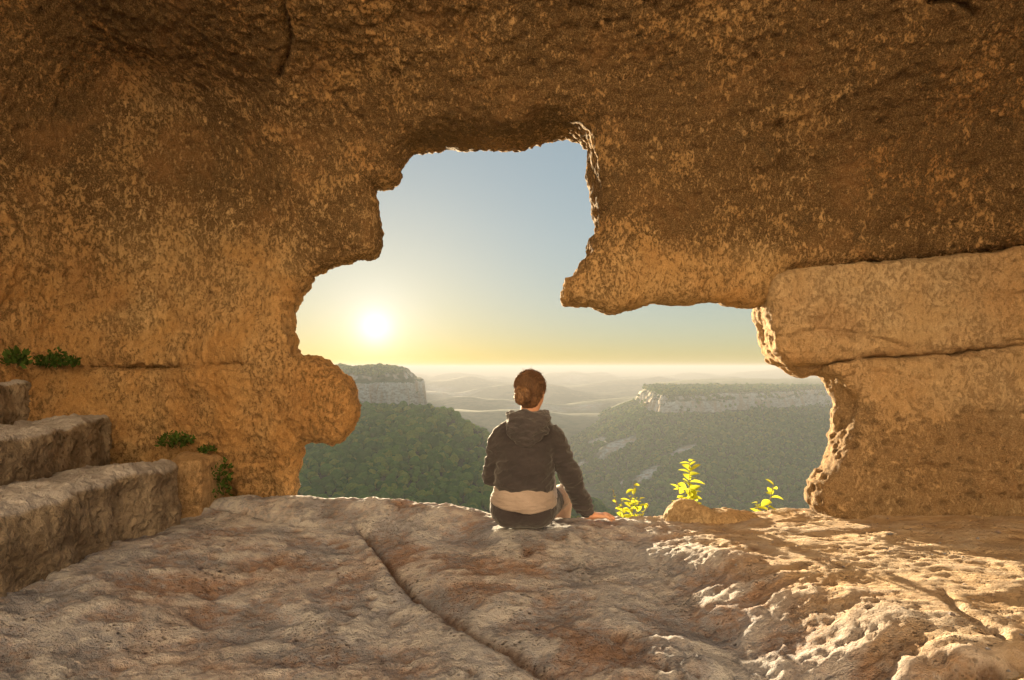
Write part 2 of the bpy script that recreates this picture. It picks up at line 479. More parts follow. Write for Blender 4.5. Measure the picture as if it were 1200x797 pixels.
def build_cave():
    h = 0.025
    xs = np.arange(-4.1, 4.5, h, dtype=np.float32); ys = np.arange(0.85, 5.0, h, dtype=np.float32); zs = np.arange(-0.45, 4.2, h, dtype=np.float32)
    x2, z2 = np.meshgrid(xs, zs, indexing='ij')
    # window outline, roughened a little
    n2 = np.stack([x2.ravel() * 5, np.zeros(x2.size, np.float32) + 3.3, z2.ravel() * 5], 1)
    rough = (fbm(n2, 3, 0.55) * 0.03).reshape(x2.shape)
    YC = 4.0
    sd = poly_sdf(x2, z2, rim_xz(WIN, YC)) + rough * 0.7          # >0 in rock
    yf = face_y(x2, z2)
    nz = np.stack([x2.ravel() * 1.4, np.full(x2.size, 9.1, np.float32), z2.ravel() * 1.4], 1)
    yf = yf + (fbm(nz, 3, 0.5) * 0.07).reshape(x2.shape)
    # the level ledge that runs along the left wall
    lz = 0.883 - 0.0 * x2
    led = np.where(x2 < -1.55, 1.0, 0.0)
    Y = ys[None, :, None]; X = xs[:, None, None]; Z = zs[None, None, :]
    wall = (Y - yf[:, None, :])                                     # >0 inside the rock
    # left wall: lower course stands 6 cm proud below the ledge at z = 0.86
    zl = 0.872 + 0.01 * np.sin(x2 * 3)
    proud = sstep(0.012, -0.012, z2 - zl) * sstep(-1.7, -1.9, x2) * 0.075
    groove = np.exp(-((z2 - zl - 0.012) / 0.016) ** 2) * sstep(-1.66, -1.85, x2) * 0.07
    wall = wall + proud[:, None, :] - groove[:, None, :]
    zc = 2.50 + 0.50 * (4.0 - Y) + 0.40 * np.maximum(0, -1.45 - X) - 0.05 * np.maximum(0, X - 1.0)
    ceil_ = (Z - zc) * 0.85
    left = (-3.24 - 0.0 * (4 - Y)) - X
    right = X - (3.25 + 0.0 * (4 - Y))
    rock = smax(wall, ceil_, 0.30 + 0.75 * sstep(-1.6, 0.2, X))
    rock = smax(rock, left, 0.5)
    rock = smax(rock, right, 0.6)
    # window: tight section near the face, flaring outwards behind it
    tight = np.clip(yf + 0.22, 3.85, 4.3)[:, None, :]
    flare = np.where(Y > tight, (Y - tight) * 0.75, 0.0)
    persp = (Y - YC) / YC
    win = sd[:, None, :] - flare - 0.012
    rock = smin(rock, win, 0.10)
    rock = np.minimum(rock, 4.86 - Y + np.zeros_like(rock))
    v, q = surface_nets(-rock, (xs[0], ys[0], zs[0]), h)
    # only what lies in front of the lens is refined
    px, py = proj(v)
    vis = ((px > -130) & (px < 1330) & (py > -130) & (v[:, 1] < 4.72))
    fv = vis[q].any(1)
    def part(qq):
        u, inv = np.unique(qq, return_inverse=True)
        return v[u], inv.reshape(-1, 4)
    fine_me = subdivided(mesh_np("cave_fine", *part(q[fv])), 1)
    v1 = get_v(fine_me); q1 = np.empty(len(fine_me.loops), np.int32); fine_me.loops.foreach_get("vertex_index", q1); q1 = q1.reshape(-1, 4)
    v2, q2 = part(q[~fv])
    bpy.data.meshes.remove(fine_me)
    me = mesh_np("cave_wall", np.concatenate([v1, v2]), np.concatenate([q1, q2 + len(v1)]))
    v = get_v(me); n = get_n(me)
    # relief: broad swells, chipped facets, small pits
    a = fbm(v * 2.2, 3) * 0.060
    b = (0.5 - np.abs(fbm(v * np.array([9, 9, 7.0], np.float32) + 5, 3))) * 0.032
    c = fbm(v * np.array([24, 24, 17], np.float32), 3, 0.6) * 0.026
    w = worley(v * np.array([15, 15, 11], np.float32) + fbm(v * 6, 2)[:, None] * 0.6)
    pitm = sstep(0.05, 0.45, fbm(v * 1.7 + 40, 2) + 0.12)
    pits = sstep(0.42, 0.12, w) * pitm
    px, py = proj(v)
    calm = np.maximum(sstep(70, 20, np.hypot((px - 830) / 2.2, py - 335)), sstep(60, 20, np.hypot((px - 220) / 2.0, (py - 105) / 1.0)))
    bed = fbm(v * np.array([0.9, 0.9, 8.5], np.float32) + 3, 3, 0.6)
    bedd = (np.abs(bed) ** 0.7) * 0.015
    d = a + b + bedd + c * (1 - 0.6 * calm) - pits * 0.016
    # cracks, sockets and notches seen in the vault
    crk = line_dist(px, py, [(328, -10), (334, 18), (341, 45), (336, 70), (326, 90)])
    d -= np.exp(-(crk / 3.5) ** 2) * 0.05
    d -= np.exp(-(line_dist(px, py, [(1088, 3), (1115, 1), (1135, 8), (1140, 16)]) / 3.5) ** 2) * 0.05
    d -= np.exp(-(line_dist(px, py, [(914, 148), (917, 205)]) / 5.5) ** 2) * 0.055
    d -= np.exp(-(np.hypot((px - 465), (py - 88)) / 7) ** 2) * 0.04
    d -= np.exp(-(np.hypot((px - 115) / 1.0, (py - 300) / 1.3) / 8) ** 2) * 0.05
    inn = (v[:, 1] < 4.82)
    v = v + n * (d * np.where(inn, 1, 0.3))[:, None]
    set_v(me, v)
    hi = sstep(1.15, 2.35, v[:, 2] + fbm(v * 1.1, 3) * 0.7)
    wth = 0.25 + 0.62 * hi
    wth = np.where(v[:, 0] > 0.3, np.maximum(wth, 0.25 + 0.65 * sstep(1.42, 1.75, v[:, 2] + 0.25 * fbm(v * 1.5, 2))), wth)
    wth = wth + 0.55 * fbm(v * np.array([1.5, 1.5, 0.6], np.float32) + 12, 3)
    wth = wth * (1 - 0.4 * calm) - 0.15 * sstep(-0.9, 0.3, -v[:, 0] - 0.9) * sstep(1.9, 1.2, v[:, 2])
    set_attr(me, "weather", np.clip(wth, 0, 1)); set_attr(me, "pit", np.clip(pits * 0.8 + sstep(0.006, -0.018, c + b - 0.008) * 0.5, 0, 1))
    return link("cave_wall", me, M_cave, kind="structure")
build_cave()

# ------------------------------------------------------------------ the two great slabs of the right-hand pier
def build_slab(name, poly, faces, label, side_depth, seed, YC=3.95, pitted=0.0, x1=4.45):
    h = 0.022
    P = np.array(rim_xz(poly, YC))
    x0 = P[:, 0].min() - 0.15; z0 = P[:, 1].min() - 0.12; z1 = P[:, 1].max() + 0.12
    xs = np.arange(x0, x1, h, dtype=np.float32); ys = np.arange(2.9, 5.0, h, dtype=np.float32); zs = np.arange(z0, z1, h, dtype=np.float32)
    x2, z2 = np.meshgrid(xs, zs, indexing='ij')
    n2 = np.stack([x2.ravel() * 6, np.full(x2.size, seed, np.float32), z2.ravel() * 6], 1)
    sd = poly_sdf(x2, z2, P) + (fbm(n2, 3, 0.55) * 0.022).reshape(x2.shape)
    gx = np.array([px_to_xz(a, b, YC)[0] for a, b, _ in faces]); gz = np.array([px_to_xz(a, b, YC)[1] for a, b, _ in faces])
    num = 0; den = 0
    for a, b, (_, _, c) in zip(gx, gz, faces):
        w = np.exp(-((x2 - a) ** 2 + (z2 - b) ** 2) / (2 * 0.33 ** 2)) + 1e-5
        num = num + w * c; den = den + w
    yf = num / den + (fbm(n2 * 0.3 + 4, 3) * 0.05).reshape(x2.shape)
    Y = ys[None, :, None]
    flare = np.maximum(0, Y - yf[:, None, :] - side_depth) * 0.8
    swell = sstep(0.10, 0.22, Y - yf[:, None, :]) * (sstep(0.1, 0.3, x2 - P[:, 0].min()) * 0.09)[:, None, :]
    s = smax(sd[:, None, :] + flare - swell, yf[:, None, :] - Y, 0.07)
    s = np.maximum(s, Y - 4.88)
    v, q = surface_nets(s, (xs[0], ys[0], zs[0]), h)
    me = subdivided(mesh_np(name, v, q), 1)
    v = get_v(me); n = get_n(me)
    a = fbm(v * 3.1 + seed, 3) * 0.03
    b = (0.5 - np.abs(fbm(v * 9 + seed, 3))) * 0.022
    c = fbm(v * np.array([28, 28, 36], np.float32), 3, 0.6) * 0.011
    w = worley(v * np.array([13, 13, 17], np.float32) + fbm(v * 5, 2)[:, None] * 0.5)
    px, py = proj(v)
    zone = np.clip(sstep(0.0, 0.4, fbm(v * 1.6 + seed + 8, 2) + 0.05) * 0.5 + pitted * sstep(455, 500, py + 25 * fbm(v * 2, 2)) , 0, 1)
    pits = sstep(0.40, 0.13, w) * zone
    bed = np.abs(fbm(v * np.array([1.0, 1.0, 11.0], np.float32) + seed, 3, 0.6)) ** 0.7 * 0.026
    v = v + n * (a + b + c + bed - pits * 0.018)[:, None]
    for cr, wd_, dp_ in SLAB_CRACKS: v = v - n * (np.exp(-(line_dist(px, py + 3 * fbm(v * 9, 2), cr) / wd_) ** 2) * dp_)[:, None]
    set_v(me, v)
    set_attr(me, "weather", np.clip(0.05 + 0.75 * pitted * sstep(445, 520, py + 40 * fbm(v * 2.2, 3)), 0, 1))
    set_attr(me, "pit", np.clip(pits + sstep(0.004, -0.014, b + c - 0.008) * 0.35, 0, 1))
    return link(name, me, M_slab, label=label, category="rock slab")

SLAB_CRACKS = [([(925, 394), (955, 386), (1005, 391), (1062, 407)], 2.2, 0.022), ([(960, 340), (975, 362), (970, 378)], 1.8, 0.014), ([(1090, 312), (1130, 338), (1200, 345)], 1.8, 0.012),
               ([(992, 440), (1040, 436), (1090, 447)], 2.0, 0.015), ([(1020, 560), (1080, 545), (1150, 556), (1200, 548)], 2.2, 0.016)]
build_slab("rock_slab", [(886,340),(893,330),(905,326),(950,320),(1050,315),(1100,310),(1200,297),(1400,276),(1400,392),(1200,397),(1110,408),
            (1000,418),(960,424),(930,426),(908,425),(898,414),(894,396),(888,376)],
           [(900,370,3.72),(930,400,3.66),(940,350,3.68),(1000,370,3.6),(1100,350,3.52),(1200,350,3.42),(1350,340,3.3)],
           "smooth tan upper slab of right pier with bright sunlit left end", 0.32, 3.0)
build_slab("rock_slab", [(950,430),(1000,423),(1110,413),(1200,402),(1400,397),(1400,720),(955,720),(952,610),(942,592),(932,574),(937,561),
            (951,545),(963,525),(971,505),(976,490),(983,475),(978,462),(968,450)],
           [(965,450,3.72),(990,480,3.66),(960,560,3.60),(1000,560,3.56),(1050,450,3.58),(1100,500,3.48),(1200,450,3.40),(1200,560,3.38),(1350,480,3.25),(1350,600,3.2)],
           "pitted ochre lower slab of right pier standing on the ledge", 0.22, 11.0, pitted=1.0)
bpy.data.objects["rock_slab"]["group"] = "slabs of the right pier"
bpy.data.objects["rock_slab.001"]["group"] = "slabs of the right pier"

# ------------------------------------------------------------------ the ledge (floor)
RIM_Y = [(-4.5, 4.3), (-2.2, 4.05), (-1.4, 3.95), (-0.7, 3.9), (-0.25, 3.78), (0.02, 3.62), (0.3, 3.55), (0.55, 3.62), (0.9, 3.72), (1.3, 3.75), (1.8, 3.85), (4.5, 3.9)]
def rim_y(x): return np.interp(x, [a for a, _ in RIM_Y], [b for _, b in RIM_Y])
CRACK = [(412, 612), (430, 630), (452, 660), (478, 690), (505, 712), (540, 735), (580, 757), (620, 780), (660, 810), (700, 850)]

def ledge_base(x, y):
    ry = rim_y(x)
    wl = sstep(0.95, 0.35, x - 0.22 * (3.6 - y))                 # the left, hollowed half
    z = np.zeros_like(x)
    lip = np.exp(-((y - (ry - 0.12)) / 0.20) ** 2)
    z = z + wl * (-0.085 + (0.115 - 0.055 * np.exp(-((x + 0.12) / 0.28) ** 2)) * lip * sstep(0.35, -0.2, x) + 0.06 * lip * sstep(-0.2, 0.35, x) - 0.030 * np.clip(ry - y, 0, 3))
    wr = 1 - wl
    z = z + wr * (-0.040 + 0.060 * np.clip(3.5 - y, -0.3, 2.5) + 0.03 * np.clip(x - 1.2, 0, 2.5))
    z = z + 0.10 * sstep(-1.2, -1.9, x) * sstep(3.75, 3.1, y)
    return z

def build_ledge():
    # graded grid: fine in front of the camera, coarse behind it and over the edge
    xs = np.concatenate([np.arange(-7, -2.6, 0.08), np.arange(-2.6, 2.9, 0.0125), np.arange(2.9, 7.01, 0.06)])
    ys = np.concatenate([np.arange(-11, 1.45, 0.08), np.arange(1.45, 4.0, 0.0125), np.arange(4.0, 4.7, 0.03)])
    x, y = np.meshgrid(xs, ys, indexing='ij')
    sh = x.shape; x = x.ravel(); y = y.ravel()
    z = ledge_base(x, y)
    p = np.stack([x, y, np.zeros_like(x)], 1)
    warp = np.stack([fbm(p * 1.8 + 7, 2), fbm(p * 1.8 + 19, 2), np.zeros_like(x)], 1) * 0.12
    pw = p + warp
    swell = fbm(pw * 1.7 + 2, 3) * 0.028
    rid = np.clip(ridged(pw * np.array([2.2, 3.6, 1]) + 11, 4, 0.55), -1, 1)
    crusts = sstep(0.15, 0.75, rid)                                # raised crusty ridges
    med = fbm(pw * 8.0 + 3, 4, 0.55)
    fin = fbm(p * 30.0, 3, 0.6)
    w1 = worley(pw * np.array([9, 13, 1]) + 3); w2 = worley(pw * np.array([27, 36, 1]))
    pz = sstep(-0.15, 0.35, fbm(p * 1.3 + 50, 2))
    pits = sstep(0.40, 0.12, w1) * pz + 0.6 * sstep(0.40, 0.14, w2) * sstep(-0.3, 0.2, fbm(p * 2.3 + 70, 2))
    tt = fbm(pw * 3.3 + 33, 5, 0.55) * 7.0; tf = tt - np.floor(tt)
    terr = (np.floor(tt) + sstep(0.72, 1.0, tf)) * 0.0050
    v = np.stack([x, y, z], 1)
    px, py = proj(v)
    calm = np.exp(-(((x - 0.05) / 0.32) ** 2 + ((y - 3.36) / 0.24) ** 2))
    rough = 1 - 0.45 * sstep(0.6, 1.2, x - 0.22 * (3.6 - y))
    det = swell + crusts * 0.018 + med * 0.012 + np.abs(fbm(pw * 15 + 9, 4, 0.6)) * 0.011 + fin * 0.006 - pits * 0.026 + terr
    det = det * rough
    z = z + det * (1 - 0.75 * calm)
    z = z * (1 - calm) + calm * (-0.012 + 0.2 * det)
    # the long crack: the left lip stands higher, the right side is worn to a gutter
    dist = line_dist(px, py, CRACK)
    cx = np.interp(py, [b for _, b in CRACK], [a for a, _ in CRACK])
    side = px - cx
    on = sstep(606, 640, py)
    wid = 3 + (py - 600) * 0.035
    z = z - on * np.exp(-(dist / wid) ** 2) * 0.055
    z = z - on * 0.035 * np.exp(-((dist - wid) / (wid * 4)) ** 2) * (side > 0)
    z = z + on * 0.016 * np.exp(-((dist - wid * 1.5) / (wid * 1.6)) ** 2) * (side < 0)
    # humps that reach up into the low sun
    for hx, hy, rx, ry_, hh in [(800, 768, 40, 18, 0.04), (850, 722, 40, 14, 0.03), (520, 632, 30, 10, -0.03), (560, 640, 20, 10, -0.02),
                                (824, 792, 26, 9, 0.06), (850, 660, 40, 14, 0.03)]:
        z = z + hh * np.exp(-(((px - hx) / rx) ** 2 + ((py - hy) / ry_) ** 2))
    # a second, shallower gutter at the lower right
    g2 = line_dist(px, py, [(1240, 770), (1180, 778), (1130, 790), (1100, 806)])
    z = z - 0.09 * np.exp(-(g2 / 13) ** 2)
    z = z - 0.02 * np.exp(-(line_dist(px, py, [(1105, 700), (1130, 722), (1175, 745)]) / 4) ** 2)
    g3 = line_dist(px, py, [(222, 588), (280, 598), (330, 612), (400, 618)])
    z = z - 0.03 * np.exp(-(g3 / 4) ** 2)
    # over the edge
    over = np.maximum(0, y - rim_y(x) + fbm(p * 3, 3) * 0.05)
    z = z - (over ** 2 * 6 + np.maximum(0, over - 0.1) * 4.0)
    v = np.stack([x, y, z], 1)
    i = np.arange(len(x)).reshape(sh)
    q = np.stack([i[:-1, :-1].ravel(), i[1:, :-1].ravel(), i[1:, 1:].ravel(), i[:-1, 1:].ravel()], 1)
    me = mesh_np("rock_ledge", v, q)
    set_attr(me, "pit", np.clip(pits * 0.8 + sstep(0.0, -0.5, med) * 0.45 + on * np.exp(-(dist / (wid * 1.3)) ** 2), 0, 1))
    set_attr(me, "crust", np.clip(crusts * 0.6 + sstep(-0.1, 0.6, med) * 0.5, 0, 1))
    set_attr(me, "sun_warm", sstep(0.55, 1.15, x - 0.22 * (3.6 - y) + 0.35 * fbm(p * 2.2 + 5, 3)))  # mask of the painted sunlit tone, bounded along the sun's direction
    return link("rock_ledge", me, M_floor, kind="structure"), x.reshape(sh), y.reshape(sh), z.reshape(sh)
ledge, LX, LY, LZ = build_ledge()
def ledge_z(x, y):
    i = np.searchsorted(LX[:, 0], x); j = np.searchsorted(LY[0], y)
    return float(LZ[max(0, min(i, LZ.shape[0] - 1)), max(0, min(j, LZ.shape[1] - 1))])

# grit and small chips lying on the ledge
def build_grit():
    bv = np.array([(1, 0, 0), (-1, 0, 0), (0, 1, 0), (0, -1, 0), (0, 0, 1), (0, 0, -1)], np.float32)
    bf = np.array([(0, 2, 4), (2, 1, 4), (1, 3, 4), (3, 0, 4), (2, 0, 5), (1, 2, 5), (3, 1, 5), (0, 3, 5)], np.int32)
    V = []; Fc = []
    for i in range(620):
        x = rng.uniform(-1.9, 2.6); y = rng.uniform(1.5, 3.5)
        if abs(x - 0.07) < 0.3 and y > 3.1: continue
        r = float(np.clip(rng.lognormal(-5.35, 0.45), 0.002, 0.016))
        a = rng.uniform(0, 6.28); c, s_ = math.cos(a), math.sin(a)
        u = bv * rng.uniform(0.6, 1.2, (6, 1)) * np.array((1.2, 0.9, 0.6)) * r
        u = np.stack([u[:, 0] * c - u[:, 1] * s_, u[:, 0] * s_ + u[:, 1] * c, u[:, 2]], 1)
        Fc.append(bf + 6 * len(V)); V.append(u + (x, y, ledge_z(x, y) + r * 0.3))
    me = mesh_np("grit", np.concatenate(V), np.concatenate(Fc), smooth=False)
    for n_ in ("pit", "crust", "sun_warm"): set_attr(me, n_, np.zeros(len(me.vertices)))
    link("grit", me, M_floor, kind="stuff", label="small stone chips and grit scattered over the ledge", category="grit")
build_grit()

# ------------------------------------------------------------------ loose blocks and boulders
def build_rock(name, foot, z0, z1, label, mat, cat, seed, h=0.018, k=0.05, top_fn=None, amp=1.0, group=None, lean=0.0):
    """a block from its plan outline, with rounded broken edges"""
    P = np.array(foot, np.float32)
    xs = np.arange(P[:, 0].min() - 0.12, P[:, 0].max() + 0.12, h, dtype=np.float32)
    ys = np.arange(P[:, 1].min() - 0.12, P[:, 1].max() + 0.12, h, dtype=np.float32)
    zs = np.arange(z0 - 0.05, z1 + 0.14, h, dtype=np.float32)
    x2, y2 = np.meshgrid(xs, ys, indexing='ij')
    n2 = np.stack([x2.ravel() * 4, y2.ravel() * 4, np.full(x2.size, seed, np.float32)], 1)
    sd = poly_sdf(x2, y2, P) + (fbm(n2, 3, 0.55) * 0.05 * amp).reshape(x2.shape)
    tz = z1 + (fbm(n2 * 0.6 + 3, 3) * 0.05 * amp).reshape(x2.shape)
    if top_fn is not None: tz = tz + top_fn(x2, y2)
    Z = zs[None, None, :]
    s = smax(sd[:, :, None] + lean * (Z - z0), (Z - tz[:, :, None]) * 0.95, k)
    s = np.maximum(s, z0 - Z)
    v, q = surface_nets(s, (xs[0], ys[0], zs[0]), h)
    me = subdivided(mesh_np(name, v, q), 1)
    v = get_v(me); n = get_n(me)
    a = fbm(v * 4 + seed, 3) * 0.03; b = (0.5 - np.abs(fbm(v * 11 + seed, 3))) * 0.02; c = fbm(v * 32, 3, 0.6) * 0.010
    w = worley(v * 16 + fbm(v * 6, 2)[:, None] * 0.5)
    pits = sstep(0.40, 0.12, w) * sstep(-0.1, 0.35, fbm(v * 2 + seed, 2))
    tt = fbm(v * np.array([3.5, 3.5, 6]) + seed, 4, 0.55) * 6; tf = tt - np.floor(tt)
    terr = (np.floor(tt) + sstep(0.7, 1.0, tf)) * 0.006
    v = v + n * ((a + b + c + terr - pits * 0.018) * amp)[:, None]
    set_v(me, v)
    set_attr(me, "pit", np.clip(pits + sstep(0.002, -0.014, b + c - 0.007) * 0.4, 0, 1))
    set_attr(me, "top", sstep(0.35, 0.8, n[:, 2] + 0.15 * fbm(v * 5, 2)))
    set_attr(me, "weather", np.full(len(v), 0.2))
    o = link(name, me, mat, label=label, category=cat)
    if group: o["group"] = group
    return o

G_STEP = "stepped blocks at the left wall"
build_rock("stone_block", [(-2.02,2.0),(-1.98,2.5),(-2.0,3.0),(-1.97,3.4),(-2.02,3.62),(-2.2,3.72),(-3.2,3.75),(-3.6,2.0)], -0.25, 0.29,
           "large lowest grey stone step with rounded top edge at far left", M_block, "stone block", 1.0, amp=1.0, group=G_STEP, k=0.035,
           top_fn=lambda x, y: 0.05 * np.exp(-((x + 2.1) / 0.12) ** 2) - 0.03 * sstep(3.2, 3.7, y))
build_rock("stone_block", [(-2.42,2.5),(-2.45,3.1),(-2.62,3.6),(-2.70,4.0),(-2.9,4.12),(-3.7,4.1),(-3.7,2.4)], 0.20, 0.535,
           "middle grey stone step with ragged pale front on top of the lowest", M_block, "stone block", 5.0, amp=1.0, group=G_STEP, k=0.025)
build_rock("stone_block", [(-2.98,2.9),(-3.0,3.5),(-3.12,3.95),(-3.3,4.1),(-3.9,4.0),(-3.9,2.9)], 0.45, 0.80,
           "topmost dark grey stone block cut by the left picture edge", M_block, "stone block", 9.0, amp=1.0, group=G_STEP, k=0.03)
build_rock("stone_block", [(-2.16,3.68),(-1.93,3.70),(-1.90,3.95),(-2.0,4.1),(-2.25,4.1)], -0.15, 0.30,
           "small squarish ochre block wedged behind the lowest step", M_slab, "stone block", 13.0, k=0.04, h=0.012, amp=0.5)
b0 = at(812, 612, 3.62)
build_rock("boulder", [(0.84,3.56),(0.98,3.50),(1.16,3.48),(1.36,3.50),(1.54,3.57),(1.56,3.74),(1.2,3.82),(0.92,3.78)], -0.16, 0.0,
           "low knobbly boulder on the rim below the tall sapling", M_slab, "boulder", 17.0, h=0.012, k=0.06, amp=0.7, lean=0.35,
           top_fn=lambda x, y: 0.08 * np.exp(-((x - 1.03) / 0.13) ** 2))
build_rock("boulder", [(1.23,1.55),(1.30,1.72),(1.45,1.80),(1.62,1.82),(1.70,1.70),(1.70,1.5),(1.4,1.42)], -0.12, 0.03,
           "rounded sandy boulder at the lower right corner of the ledge", M_slab, "boulder", 21.0, h=0.012, k=0.09, amp=0.7, lean=0.3)


# ------------------------------------------------------------------ the country beyond
def grid_mesh(name, xs, ys, fn):
    x, y = np.meshgrid(xs, ys, indexing='ij'); sh = x.shape
    x = x.ravel().astype(np.float32); y = y.ravel().astype(np.float32)
    z = fn(x, y)
    i = np.arange(len(x)).reshape(sh)
    q = np.stack([i[:-1, :-1].ravel(), i[1:, :-1].ravel(), i[1:, 1:].ravel(), i[:-1, 1:].ravel()], 1)
    return mesh_np(name, np.stack([x, y, z], 1), q)

def P3(x, y, s, seed=0.0): return np.stack([x * s, y * s, np.full_like(x, seed)], 1)

# -- materials of the land
def land_mat(name, woods, grass, rockc, steep=(0.55, 0.75), sc=1.0):
    t = NT(name)
    p = t.pos()
    g = t.n("ShaderNodeNewGeometry")
    sx = t.n("ShaderNodeSeparateXYZ"); t.set(sx.inputs[0], g.outputs["Normal"])
    n1 = t.noise(p, 0.004 * sc, 5, 0.6); n2 = t.noise(p, 0.03 * sc, 5, 0.65)
    col = t.mix(t.ramp(t.math('ADD', t.math('MULTIPLY', n1, 0.6), t.math('MULTIPLY', n2, 0.4)), 0.42, 0.58), woods, grass)
    stz = t.noise(t.pos(scale=(1, 1, 2.2)), 0.05 * sc, 6, 0.65)
    rc = t.mix(t.ramp(stz, 0.40, 0.62), rockc, tuple(c * k for c, k in zip(rockc, (0.62, 0.52, 0.42))))
    rc = t.mix(t.ramp(t.noise(t.pos(scale=(1, 1, 0.25)), 0.02 * sc, 4, 0.6), 0.45, 0.62, 0, 0.7), rc, tuple(c * k for c, k in zip(rockc, (0.75, 0.5, 0.3))))
    bare = t.math('MAXIMUM', t.ramp(sx.outputs[2], steep[1], steep[0]), t.attr("bare"))
    col = t.mix(bare, col, rc)
    t.principled(col, 0.95, None, 0.05)
    return t.m
M_plain = land_mat("far_plain_fields", (0.05, 0.085, 0.03), (0.20, 0.20, 0.10), (0.68, 0.62, 0.54))
M_mesa = land_mat("limestone_mesa", (0.05, 0.085, 0.022), (0.12, 0.13, 0.045), (0.74, 0.65, 0.54), sc=3.0)
M_hill = land_mat("wooded_hill_soil", (0.03, 0.05, 0.015), (0.06, 0.075, 0.025), (0.45, 0.38, 0.30), sc=3.0)

# -- the plain, one sheet to the horizon
def plain_z(x, y):
    d = np.hypot(x, y)
    z = -215 + 28 * fbm(P3(x, y, 1 / 2600.0, 3.3), 4) * sstep(600, 2500, d) * sstep(26000, 9000, d)
    z = z + 60 * np.clip(fbm(P3(x, y, 1 / 3800.0, 8.3), 3) - 0.12, 0, 1) * sstep(2500, 4500, d) * sstep(20000, 9000, d)
    for cy_, h_, w_, sd_ in ((1750, 85, 260, 1.7), (2450, 105, 320, 5.1), (3500, 120, 480, 9.4), (4700, 140, 600, 13.2), (7000, 175, 900, 17.7)):
        yc = cy_ + 260 * fbm(P3(x, y * 0, 1 / 900.0, sd_), 3)
        hh = h_ * np.clip(0.75 + 0.9 * fbm(P3(x, y * 0, 1 / 700.0, sd_ + 3), 3), 0, 1.5)
        z = np.maximum(z, -215 + hh * np.exp(-((y - yc) / w_) ** 2) + 30 * fbm(P3(x, y, 1 / 260.0, sd_), 4))
    return z
rr = np.concatenate([np.linspace(-90000, -9000, 22), np.linspace(-8600, 8600, 260), np.linspace(9000, 90000, 22)])
ry = np.concatenate([np.linspace(-90000, -3000, 14), np.linspace(-2800, 12000, 330), np.linspace(12400, 110000, 40)])
me = grid_mesh("valley_plain", rr, ry, plain_z)
vv = get_v(me)
# pale quarries and bare chalk banks on the plain
bare = sstep(0.20, 0.34, fbm(P3(vv[:, 0], vv[:, 1], 1 / 420.0, 21), 4) * 0.8 + fbm(P3(vv[:, 0], vv[:, 1], 1 / 2200.0, 5), 2) * 0.5)
set_attr(me, "bare", bare * sstep(1500, 2400, vv[:, 1]))
link("valley_plain", me, M_plain, kind="structure")

# -- right-hand mesa: cliff line in plan, seen edge-on to the camera
MESA = [(284, 1245), (300, 1262), (330, 1268), (352, 1290), (398, 1300), (420, 1336), (470, 1352), (500, 1392), (560, 1410), (600, 1450), (668, 1470), (705, 1528), (790, 1548), (870, 1600),
        (1100, 1680), (1500, 1750), (2200, 1900), (2200, 3200), (900, 3000), (500, 2300), (340, 1800), (300, 1500), (270, 1330)]
MESA_P = np.array(MESA, np.float32) + np.array((45, 0), np.float32)
def mesa_sd(x, y): return poly_sdf(x, y, MESA_P)
def mesa_z(x, y):
    sd = mesa_sd(x, y) + 46 * fbm(P3(x, y, 1 / 75.0, 2.0), 3) + 14 * fbm(P3(x, y, 1 / 19.0, 6.0), 2)
    d = np.maximum(sd, 0)
    left = sstep(0.0, 1.0, (330 - x) / 260.0 - (1250 - y) / 1500.0)
    sl = 0.20 + 0.24 * left
    gul = 9 * fbm(P3(x, y, 1 / 150.0, 4.0), 4) + 16 * fbm(P3(x, y, 1 / 420.0, 14.0), 2)
    apron = -94 - sl * d - 12 * (1 - np.exp(-d / 40.0)) + gul * sstep(0, 120, d)
    top = -58 + 5 * fbm(P3(x, y, 1 / 90.0, 9.0), 3) + 0.004 * np.maximum(-sd, 0)
    tier = 0.62 + 0.3 * fbm(P3(x, y, 1 / 110.0, 3.0), 2)
    k = tier * sstep(8.0, -3.0, sd) + (1 - tier) * sstep(-5, -16, sd)
    z = apron * (1 - k) + top * k
    return z
me = grid_mesh("mesa_hill", np.concatenate([np.linspace(-260, 200, 60), np.linspace(204, 960, 260), np.linspace(970, 2400, 40)]),
               np.concatenate([np.linspace(330, 1180, 120), np.linspace(1184, 1680, 190), np.linspace(1700, 3200, 30)]), mesa_z)
vv = get_v(me); mpx, mpy = proj(vv)
SCREE = [(722, 523, 24, 7, -0.45), (738, 518, 9, 3, -0.4), (700, 517, 12, 4, -0.25), (708, 535, 8, 3, -0.45), (802, 528, 17, 5, -0.35), (758, 556, 17, 6, -0.5), (728, 566, 6, 3, -0.5), (962, 575, 17, 8, -0.4), (930, 600, 8, 4, 0), (680, 545, 10, 4, -0.5)]
def scree(px, py, v):
    m = np.zeros(len(v), np.float32)
    for cx_, cy_, rx, ry_, rot in SCREE:
        c, s_ = math.cos(rot), math.sin(rot)
        u = (px - cx_) * c + (py - cy_) * s_; w = -(px - cx_) * s_ + (py - cy_) * c
        m = np.maximum(m, sstep(1.3, 0.5, np.sqrt((u / rx) ** 2 + (w / ry_) ** 2) + 0.5 * fbm(v * 0.03, 3)))
    return m
set_attr(me, "bare", scree(mpx, mpy, vv))
link("mesa_hill", me, M_mesa, kind="structure")

